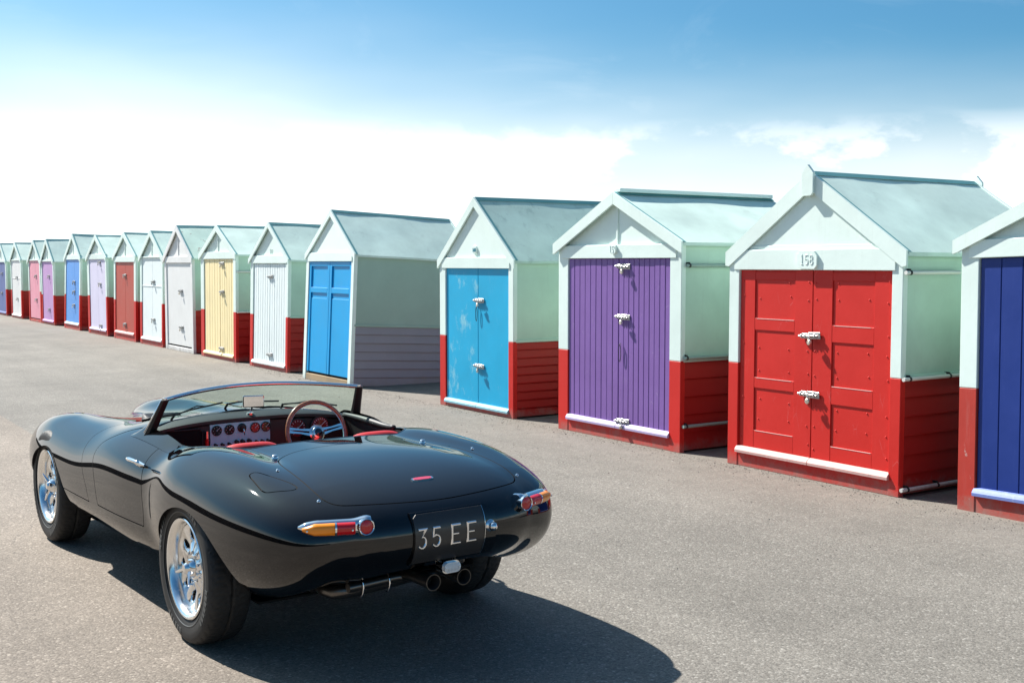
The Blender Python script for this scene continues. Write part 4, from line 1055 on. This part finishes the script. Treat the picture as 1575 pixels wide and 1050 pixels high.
# number plate, raised polished figures
PM = Matrix(((0, 0, 1, 0), (1, 0, 0, 0), (0, 1, 0, 0), (0, 0, 0, 1)))   # (a, b, c) -> x=c, y=a, z=b
def yz_prism(g, poly, x0, x1, tilt=0.0, zc=.6):
    M = Matrix(((0, 0, 1, 0), (1, 0, 0, 0), (0, 1, 0, 0), (0, 0, 0, 1)))
    g.prism(poly, x0, x1, M)
def rpoly(y0, y1, z0, z1, r, n=5, corners=(1, 1, 1, 1)):
    P = []
    for (cx, cz, a0), on in zip(((y1 - r, z1 - r, 0), (y0 + r, z1 - r, 90), (y0 + r, z0 + r, 180), (y1 - r, z0 + r, 270)), corners):
        if on: P += [(cx + r * math.cos(R(a0 + 90 * k / n)), cz + r * math.sin(R(a0 + 90 * k / n))) for k in range(n + 1)]
        else: P.append({0: (y1, z1), 90: (y0, z1), 180: (y0, z0), 270: (y1, z0)}[a0])
    return P
def px_(y, z): q, n = surf((-1.6, y, z), (1, 0, 0)); return q.x
_pc = {}
def plx(y, z):
    k = round(z, 4)
    if k not in _pc: _pc[k] = px_(0.0, z)
    bow = px_(.30 if abs(y) > .25 else y, z) if False else _pc[k]
    return _pc[k] * .78 + -1.080 * .22 - .003
def cpatch(name, poly, off, m, parent, back=None, steps=8):
    """plate that bows slightly with the tail: outline clipped into horizontal bands"""
    ys = [p[0] for p in poly]; zs = [p[1] for p in poly]; zz_ = np.linspace(min(zs), max(zs), steps * 2 + 1); vs = []
    def span(z):
        xs = []
        for i in range(len(poly)):
            (y0, z0), (y1, z1) = poly[i], poly[(i + 1) % len(poly)]
            if (z0 - z) * (z1 - z) <= 0 and z0 != z1: xs.append(y0 + (y1 - y0) * (z - z0) / (z1 - z0))
        return min(xs), max(xs)
    for z in zz_:
        zc = min(max(z, min(zs) + 1e-4), max(zs) - 1e-4); a, b = span(zc); x = plx(0, z) - off
        xb = x + .004 if back is None else None
        vs += [((px_(a, z) + .008) if back else xb, a, z), (x, a, z), (x, b, z), ((px_(b, z) + .008) if back else xb, b, z)]
    n = len(zz_); fs = [(4 * i + j, 4 * i + j + 1, 4 * i + 5 + j, 4 * i + 4 + j) for i in range(n - 1) for j in range(3)]
    fs += [(3, 2, 1, 0), (4 * n - 4, 4 * n - 3, 4 * n - 2, 4 * n - 1)]
    g = G(); g.add(vs, [f[::-1] for f in fs]); return g.link(name, m, parent, True, 30)
cpatch('plate_plinth', rpoly(-.222, .196, .498, .722, .05, 7, (0, 1, 0, 0)), 0, PAINT, car, back=True)
plate = cpatch('number_plate', rpoly(-.158, .192, .505, .716, .022, 5, (1, 0, 0, 0)), .005, PLATE, car)
cpatch('plate_edge', [(-.1605, .503), (-.1585, .503), (-.1585, .718), (-.1605, .718)], .008, CHROME, plate)
for ch, yc, w_ in (('3', .158, .052), ('5', .088, .052), ('E', -.012, .055), ('E', -.092, .055)):
    g = G(); ta = math.atan2(plx(0, .656) - plx(0, .578), .078)
    M = Matrix.Translation((plx(0, .578) - .0053, yc + w_ / 2, .578)) @ Matrix.Rotation(ta, 4, 'Y') @ Matrix(((0, 1, 0, 0), (-1, 0, 0, 0), (0, 0, 1, 0), (0, 0, 0, 1)))
    glyph(g, ch, 0, 0, w_, .078, .0115, M, .006); sub('plate_figure' if ch in '35' else 'plate_letter', CHROME, plate, g)
g = G(); g.lathe([(.0, .045), (.010, .043), (.017, .036), (.0195, .026), (.017, .014), (.013, .010), (.026, .005), (.028, 0)], (-1, 0, 0), (-1.078, -.192, .628), 24); sub('plate_lamp', CHROME, car, g, True, 50)
# reversing lamp
g = G(); yz_prism(g, rpoly(-.052, .040, .440, .494, .024, 6), -1.052, -1.00); rl = sub('reversing_lamp', CHROME, car, g)
g = G(); yz_prism(g, rpoly(-.047, .035, .445, .489, .020, 6), -1.066, -1.052); lens = sub('clear_lens', LCLR, rl, g)
g = G()
for k in range(9): g.tube([(-1.0665, -.036 + k * .0075, .451), (-1.0665, -.036 + k * .0075, .484)], .0016, 5)
o_ = sub('lens_rib', LCLR, rl, g, True); o_['kind'] = 'stuff'
for y in (-.041, .029):
    g = G(); g.lathe([(0, .004), (.0035, .003), (.004, 0)], (-1, 0, 0), (-1.066, y, .467), 8); sub('lens_screw', CHROME, rl, g)
# exhausts: two outward tail pipes from one silencer
for sg in (1, -1):
    g = G(); g.tube([(-.62, sg * .10, .385), (-.90, sg * .082, .405), (-1.03, sg * .078, .409)], .031, 20, caps=False, rs=[.026, .028, .034]); ep = sub('exhaust_pipe', EXH, car, g, True)
    g = G(); g.lathe([(.034, 0), (.036, .002), (.036, .008), (.0335, .011), (.031, .008), (.029, -.05), (0, -.05)], (-1, 0, 0), (-1.03, sg * .078, .409), 24); sub('pipe_mouth', EXHD, ep, g, True, 40)
    g = G(); g.lathe([(.0355, 0), (.0365, .004), (.0355, .010), (.0330, .010), (.0330, 0)], (-1, 0, 0), (-1.035, sg * .078, .409), 24); sub('pipe_rim', EXH, ep, g, True, 40)
g = G(); g.tube([(-.50, .36, .33), (-.64, .385, .335), (-.71, .375, .340), (-.745, .33, .347), (-.78, -.05, .385)], .034, 20, rs=[.03, .032, .033, .034, .034]); sub('silencer', EXH, car, g, True, 60)
g = G(); g.tube([(-.80, .36, .375), (-.80, .12, .385), (-.90, -.02, .40)], .022, 14); sub('cross_pipe', EXH, car, g, True, 60)
for y in (.30, .17):
    g = G(); g.tube([(-.80 + .03 * math.cos(R(a)), y, .372 + .045 * math.sin(R(a))) for a in range(100, 300, 20)], .0035, 6); sub('hanger', CHROME, car, g, True)
g = G(); g.box(-.86, -.60, -.34, .36, .445, .475, .01); g.box(-.55, -.45, -.42, .42, .30, .40, .02); g.link('rear_subframe', BLACK, car)
for sx, y, z in ((-.865, .24, .46), (-.865, .14, .46), (-.865, .10, .452), (-.865, .18, .455)):
    g = G(); g.lathe([(0, .008), (.006, .007), (.007, 0)], (-1, 0, 0), (sx, y, z), 6); sub('bolt', CHROME, car, g)
g = G(); g.tube([(0, -.62, .355), (0, .62, .355)], .03, 10); g.link('rear_axle', BLACK, car); g = G(); g.tube([(2.468, -.62, .355), (2.468, .62, .355)], .03, 10); g.link('front_axle', BLACK, car)
# badge on the boot lid
q, n = top(-.826, 0); M = onsurf(q, n, (1, 0, 0), .000)
def flatplate(poly, t_, M, name, m, parent):
    g = G(); g.prism(poly, -.004, t_, M); return sub(name, m, parent, g)
# local x of M is across the car
bd = flatplate([(-.056, -.010), (.056, -.010), (.058, 0), (.056, .010), (0, .015), (-.056, .010), (-.058, 0)] if False else [(-.054, -.009), (-.03, -.014), (.03, -.014), (.054, -.009), (.054, .009), (.03, .014), (-.03, .014), (-.054, .009)], .005, M, 'badge', CHROME, bootlid)
flatplate([(-.045, -.007), (-.026, -.011), (.026, -.011), (.045, -.007), (.045, .007), (.026, .011), (-.026, .011), (-.045, .007)], .0065, M, 'badge_enamel', BADGER, bd) if False else None
g = G(); g.prism([(-.045, -.007), (-.026, -.0115), (.026, -.0115), (.045, -.007), (.045, .007), (.026, .0115), (-.026, .0115), (-.045, .007)], .004, .0065, M); g.link('badge', BADGER, bootlid)
# chrome studs for the tonneau cover
for x, y in ((-.165, .405), (-.45, .52), (-.838, .512)):
    for sg in (1, -1):
        q, n = top(x, sg * y); s_ = 1.0 if x > -.2 else .5
        g = G(); g.lathe([(.0, .017 * s_), (.008 * s_, .0165 * s_), (.013 * s_, .012 * s_), (.011 * s_, .007 * s_), (.008 * s_, .005 * s_), (.017 * s_, .004 * s_), (.019 * s_, -.004)], n, q, 18); sub('tonneau_stud', CHROME, car, g, True, 50)
# door handles
for sg, dd in ((1, doorL), (-1, doorR)):
    P = []
    for x, z in ((.80, .742), (.70, .742)): q, n = surf((x, sg * 1.2, z), (0, -sg, 0)); P.append((q, n))
    (qa, na), (qb, nb) = P; t_ = (qb - qa).normalized()
    g = G(); a = qa + na * .032; 
    g.tube([qa + na * .030 - t_ * .02, qa + na * .034 + t_ * .0, qa + na * .036 + t_ * .03, qb + na * .034 - t_ * .02, qb + nb * .026 + t_ * .02], .012, 12, rs=[.004, .009, .012, .011, .009])
    g.tube([qb - nb * .01 + t_ * .005, qb + nb * .03 + t_ * .0], .013, 12, rs=[.017, .012])
    g.tube([qb + nb * .012 + t_ * .0, qb + nb * .012 + t_ * .085], .012, 12, rs=[.015, .006])
    sub('handle', CHROME, dd, g, True, 60)
# side vent slit ahead of the rear arch
for sg in (1, -1):
    g = G(); vs = []
    for z, hw_ in ((.50, .0), (.53, .007), (.58, .011), (.63, .010), (.67, .004), (.69, 0)):
        for s_ in (-1, 1):
            q, n = surf((.455 + s_ * hw_ + (z - .6) * .10, sg * 1.2, z), (0, -sg, 0)); vs.append(q + n * .0012)
    fs = [(2 * i, 2 * i + 1, 2 * i + 3, 2 * i + 2) for i in range(5)]
    g.add(vs, fs if sg < 0 else [f[::-1] for f in fs]); sub('side_vent', MATTE, body, g)
# bonnet louvres, black mesh outlets beside the bulge
for sg in (1, -1):
    g = G(); vs = []; nx = 16
    xs_ = np.linspace(1.50, 2.06, nx)
    for i, x in enumerate(xs_):
        for t_ in (0, .5, 1): y = sg * (.26 + t_ * np.interp(x, [1.50, 2.06], [.23, .04])); q, n = top(x, y); vs.append(q + n * .002)
    fs = [(3 * i + j, 3 * i + 3 + j, 3 * i + 4 + j, 3 * i + 1 + j) for i in range(nx - 1) for j in (0, 1)]
    g.add(vs, fs if sg > 0 else [f[::-1] for f in fs]); lv = sub('bonnet_vent', MATTE, car, g)
    for i in range(0, nx):
        x = xs_[i]; g = G(); p = []
        for t_ in np.linspace(0, 1, 5): y = sg * (.26 + t_ * np.interp(x, [1.50, 2.06], [.23, .04])); q, n = top(x, y); p.append(q + n * .006)
        g.tube(p, .0045, 6); sub('louvre', PAINT if i % 2 else BLACK, lv, g, True)
# windscreen ------------------------------------------------------------------------------------
def ws_top(y): t_ = 1 - (y / .575)**2; return Vector((.845 + .175 * t_, y, 1.047 + .034 * t_))
def ws_bot(y): 
    t_ = 1 - (y / .62)**2; x = 1.0 + .285 * max(t_, 0); q, n = top(x, y); return q + Vector((0, 0, .004 + .012 * max(0, t_)))
ws = bpy.data.objects.new('windscreen', None); sc.collection.objects.link(ws); ws.parent = car; ws.empty_display_size = .1
nt_ = 32; nv_ = 8; vs = []
for i in range(nt_ + 1):
    u_ = -1 + 2 * i / nt_; a = ws_bot(u_ * .612); b = ws_top(u_ * .568)
    for j in range(nv_ + 1): t_ = j / nv_; vs.append(a.lerp(b, t_) + Vector((.012 * math.sin(math.pi * t_), 0, 0)))
fs = [(i * (nv_ + 1) + j, (i + 1) * (nv_ + 1) + j, (i + 1) * (nv_ + 1) + j + 1, i * (nv_ + 1) + j + 1) for i in range(nt_) for j in range(nv_)]
mesh_obj('glass', vs, fs, GLASS, ws, smooth=True)
g = G(); g.tube([ws_top(y) for y in np.linspace(-.58, .58, 33)], .0115, 10); sub('header_rail', CHROME, ws, g, True, 60)
for sg in (1, -1):
    a = ws_bot(sg * .622) + Vector((-.01, sg * .004, -.02)); b = ws_top(sg * .580)
    g = G(); ax = (b - a).normalized(); r1 = ax.cross(Vector((0, 1, 0))).normalized(); vs = []
    for t_, wf, ws_ in ((0, .085, .052), (.12, .072, .046), (.5, .056, .040), (1.0, .046, .034)):
        c = a.lerp(b, t_); prof = [(-.2, -1), (.5, -.9), (.8, -.2), (.8, .5), (.3, 1), (-.9, .55), (-1, -.1)]
        for px_, py_ in prof: vs.append(c + Vector((1, 0, 0)) * (-px_ * wf * .5 - 0.004) + Vector((0, sg, 0)) * (py_ * ws_ * .5 * 1.3))
    n = 7; fs = [(i * n + j, i * n + (j + 1) % n, (i + 1) * n + (j + 1) % n, (i + 1) * n + j) for i in range(3) for j in range(n)] + [tuple(range(n)), tuple(range(3 * n, 4 * n))]
    if sg < 0: fs = [f[::-1] for f in fs]
    g.add(vs, fs); pl = sub('pillar', BLKL, ws, g, True, 45)
    g = G(); g.tube([a + Vector((.030, sg * .018, 0)), b + Vector((.012, sg * .010, 0))], .0055, 8); sub('pillar_strip', CHROME, pl, g, True)
    g = G(); g.tube([b + Vector((0, 0, -.012)), b + Vector((.0, 0, .010))], .014, 10); sub('corner_cap', CHROME, pl, g, True, 50)
# wipers
for y0, y1, dx in ((.42, .10, .03), (.05, -.25, .03), (-.28, -.56, .03)):
    g = G(); P = []
    for k in range(7):
        t_ = k / 6; y = y0 + (y1 - y0) * t_; u_ = min(1, abs(y) / .66); a = ws_bot(y); b = ws_top(y * .87); p = a.lerp(b, .10 + .13 * math.sin(math.pi * t_ * .5)) + Vector((.035, 0, .0)); P.append(p)
    g.tube(P, .005, 6); q, n = top(ws_bot(y0).x + .05, y0); g.tube([q, P[0]], .007, 6); g.tube([P[0] + Vector((.012, 0, -.006)), P[3] + Vector((.02, 0, .01)), P[4]], .0035, 6); sub('wiper', BLACK, car, g, True, 60)
# dashboard ---------------------------------------------------------------------------------------
XD = 1.03
dash = bpy.data.objects.new('dashboard', None); sc.collection.objects.link(dash); dash.parent = car; dash.empty_display_size = .1
g = G(); vs = []; m_ = 24
for i in range(m_ + 1):
    y = -.63 + 1.26 * i / m_; e = abs(y) / .63; zt = .900 - .050 * e**3; z_in = ws_bot(max(-.61, min(.61, y))); zf = min(z_in.z + .004, zt + .012)
    for (x, z) in ((XD + .02, .66), (XD, .68), (XD, zt - .035), (XD - .016, zt - .022), (XD - .016, zt - .006), (XD + .01, zt + .003), (max(z_in.x - .01, XD + .03), zf - .006)): vs.append((x, y, z))
n = 7; g.add(vs, [((i + 1) * n + j, (i + 1) * n + j + 1, i * n + j + 1, i * n + j) for i in range(m_) for j in range(n - 1)])
sub('dash_board', BLKL, dash, g, True, 35)
def xrect(name, y0, y1, z0, z1, x0, x1, m, parent, r=.01, tilt=0):
    g = G(); yz_prism(g, rpoly(y0, y1, z0, z1, r, 4), x0, x1); return sub(name, m, parent, g)
xrect('glovebox_recess', .31, .575, .735, .845, XD - .003, XD, MATTE, dash, .03)
g = G(); P = [(XD - .004, y, z) for y, z in rpoly(.305, .58, .73, .85, .03, 5)]; g.tube(P, .006, 6, closed=True); sub('glovebox_lip', BLKL, dash, g, True)
cp = xrect('centre_panel', -.097, .262, .700, .884, XD - .006, XD, BRUSH, dash, .004)
def gauge(y, z, r, face, parent, marks=11, needle=True, nm='gauge'):
    g = G(); g.lathe([(r * 1.02, -.004), (r * 1.12, .0), (r * 1.12, .008), (r, .009), (r * .95, .004), (0, .004)], (-1, 0, 0), (XD - .006, y, z), 28); o = g.link(nm, BLACK, parent, True, 40)
    g = G(); g.lathe([(r * .95, .0), (0, .0)], (-1, 0, 0), (XD - .0112, y, z), 28); f = mesh_obj('dial', g.v, g.f, face, o)
    g = G()
    for k in range(marks):
        a = R(-50 + 280 * k / (marks - 1)); c, s = math.cos(a), math.sin(a); 
        M = Matrix.Translation((XD - .0118, y, z)) @ Matrix.Rotation(a, 4, 'X')
        g.box(-.0006, 0, r * .70, r * .88, -r * .035, r * .035, M=M)
    if needle: M = Matrix.Translation((XD - .0130, y, z)) @ Matrix.Rotation(R(140), 4, 'X'); g.box(-.0006, 0, -r * .1, r * .8, -r * .04, r * .04, M=M); g.lathe([(0, .004), (r * .12, .003), (r * .12, 0)], (-1, 0, 0), (XD - .012, y, z), 10)
    q = g.link('dial_marks', DIALW, o); q['kind'] = 'stuff'
    return o
for y in (.225, .150, -.005, -.070): gauge(y, .832, .026, GLASSD, dash, 7)
g = G(); g.lathe([(.026, 0), (.026, .006), (.02, .010), (.012, .010), (.012, .022), (0, .022)], (-1, 0, 0), (XD - .006, .075, .836), 20); ig = sub('ignition_switch', BLACK, dash, g, True, 40)
g = G(); g.tube([(XD - .03, .075, .836), (XD - .045, .078, .829), (XD - .04, .072, .80)], .004, 6); sub('key', CHROME, ig, g, True)
for i, y in enumerate((.235, .195, .155, .110, .075, .035, -.010, -.045, -.080)):
    g = G(); r = .010 if i in (3, 4, 5) else .007
    g.lathe([(r * 1.2, 0), (r * 1.2, .004), (r * .7, .006), (r * .6, .016), (r, .020), (r * .9, .030), (0, .032)], (-1, 0, 0), (XD - .006, y, .752 if i not in (3, 4, 5) else .760), 12); sub('switch', BLACK, dash, g, True, 40)
g = G(); g.tube([(XD - .022, .288, .795), (XD - .022, .288, .835)], .011, 12); lt = sub('cabin_lamp', CHROME, dash, g, True, 60); g = G(); g.tube([(XD - .022, .288, .755), (XD - .022, .288, .795)], .0108, 12); sub('lamp_lens', LREDL, lt, g, True, 60)
gauge(-.270, .806, .052, DIALR, dash, 13, nm='instrument'); gauge(-.415, .806, .056, DIALR, dash, 17, nm='instrument')
# rear-view mirror on a stalk
mr = bpy.data.objects.new('rear_view_mirror', None); sc.collection.objects.link(mr); mr.parent = car
g = G(); Mm = Matrix.Translation((1.0, .012, .985)) @ Matrix.Rotation(R(-14), 4, 'Z') @ Matrix.Rotation(R(2), 4, 'Y')
g.box(-.006, .010, -.060, .060, -.034, .034, .005, M=Mm); sub('mirror_housing', CHROME, mr, g)
g = G(); g.box(-.0075, -.0062, -.055, .055, -.029, .029, M=Mm); sub('mirror_glass', mat('mirror', (.9, .9, .9), .01, 1.0), mr, g)
g = G(); g.tube([(1.012, .010, .968), (1.05, .012, .915)], .006, 8); g.tube([(1.05, .012, .915), (1.05, .012, .903)], .02, 12); sub('mirror_stalk', CHROME, mr, g, True, 50)
# steering wheel, wooden rim with three pierced spokes
SWC = Vector((.86, -.315, .792)); sw = bpy.data.objects.new('steering_wheel', None); sc.collection.objects.link(sw); sw.parent = car; sw.empty_display_size = .1
SWM = Matrix.Translation(SWC) @ Matrix.Rotation(R(18), 4, 'Y'); rS = .183
g = G(); g.tube([SWM @ Vector((0, rS * math.cos(R(a)), rS * math.sin(R(a)))) for a in range(0, 360, 6)], .0125, 12, closed=True); sub('wheel_rim', WOODR, sw, g, True)
g = G(); g.tube([SWM @ Vector((.0, (rS - .0105) * math.cos(R(a)), (rS - .0105) * math.sin(R(a)))) for a in range(0, 360, 6)], .0045, 6, closed=True); sub('rim_inlay', BRUSH, sw, g, True)
for a0 in (10, 170, 270):
    M = SWM @ Matrix.Rotation(R(a0), 4, 'X')
    for s_ in (-1, 1):
        g = G(); vs = [(-.002, .035, s_ * .022), (-.002, .035, s_ * .006), (-.002, .140, s_ * .004), (-.002, .168, s_ * .001), (-.002, .172, s_ * .017), (-.002, .10, s_ * .014)]
        vs2 = [(x + .004, y, z) for x, y, z in vs]; n = 6; f_ = [tuple(range(n)), tuple(range(2 * n - 1, n - 1, -1))] + [(i, (i + 1) % n, n + (i + 1) % n, n + i) for i in range(n)]
        g.add([M @ Vector(v) for v in vs + vs2], f_); sub('spoke', ALU, sw, g)
g = G(); g.lathe([(.046, -.004), (.048, .003), (.040, .010), (.036, .012), (.034, .020), (.024, .024)], (SWM.to_3x3() @ Vector((-1, 0, 0))), SWC, 32); sub('hub', ALU, sw, g, True, 40)
g = G(); g.lathe([(.025, .0225), (.022, .0265), (0, .028)], (SWM.to_3x3() @ Vector((-1, 0, 0))), SWC, 32); sub('horn_button', GLASSD, sw, g, True, 50)
g = G(); g.tube([SWC, SWC + (SWM.to_3x3() @ Vector((.25, 0, 0)))], .02, 12); sub('column', BLACK, sw, g, True, 60)
# seats, red leather with pale piping
for yc, dz in ((.355, 0.0), (-.36, -.004)):
    st = bpy.data.objects.new('seat', None); sc.collection.objects.link(st); st.parent = car
    g = G(); vs = []; nu, nw = 20, 10
    for i in range(nu + 1):
        a = -math.pi / 2 + math.pi * i / nu; y = yc + .155 * math.copysign(abs(math.sin(a))**.75, math.sin(a)); zt = .868 + dz - .030 * abs(math.sin(a))**3.0
        for j in range(nw + 1):
            b = math.pi * j / nw; vs.append((.245 - .045 * math.cos(b) , y, zt - .025 + .032 * math.sin(b)))
        vs.append((.40, y, .40)); vs.append((.20, y, .40))
    w_ = nw + 3
    g.add(vs, [(i * w_ + j, i * w_ + (j + 1) % w_, (i + 1) * w_ + (j + 1) % w_, (i + 1) * w_ + j) for i in range(nu) for j in range(w_)] + [tuple(range(w_))[::-1], tuple(nu * w_ + j for j in range(w_))])
    sub('seat_back', REDL, st, g, True, 60)
    g = G(); P = []
    for i in range(nu + 1):
        a = -math.pi / 2 + math.pi * i / nu; P.append((.20, yc + .158 * math.copysign(abs(math.sin(a))**.75, math.sin(a)), .868 + dz - .030 * abs(math.sin(a))**3.0 - .020))
    g.tube(P, .004, 6); sub('piping', PIPING if yc > 0 else REDL, st, g, True)
    g = G(); g.box(.36, .80, yc - .2, yc + .2, .34, .46, .04); sub('cushion', REDL, st, g)
g = G(); g.box(.15, 1.05, -.10, .10, .24, .52, .03); sub('transmission_tunnel', BLKL, car, g)
for sg in (1, -1):
    g = G(); g.tube([(.42, sg * .60, .812), (.75, sg * .605, .80), (.95, sg * .60, .79)], .022, 10, rs=[.012, .02, .016]); sub('arm_pad', REDL if sg < 0 else BLKL, doorL if sg > 0 else doorR, g, True, 60)
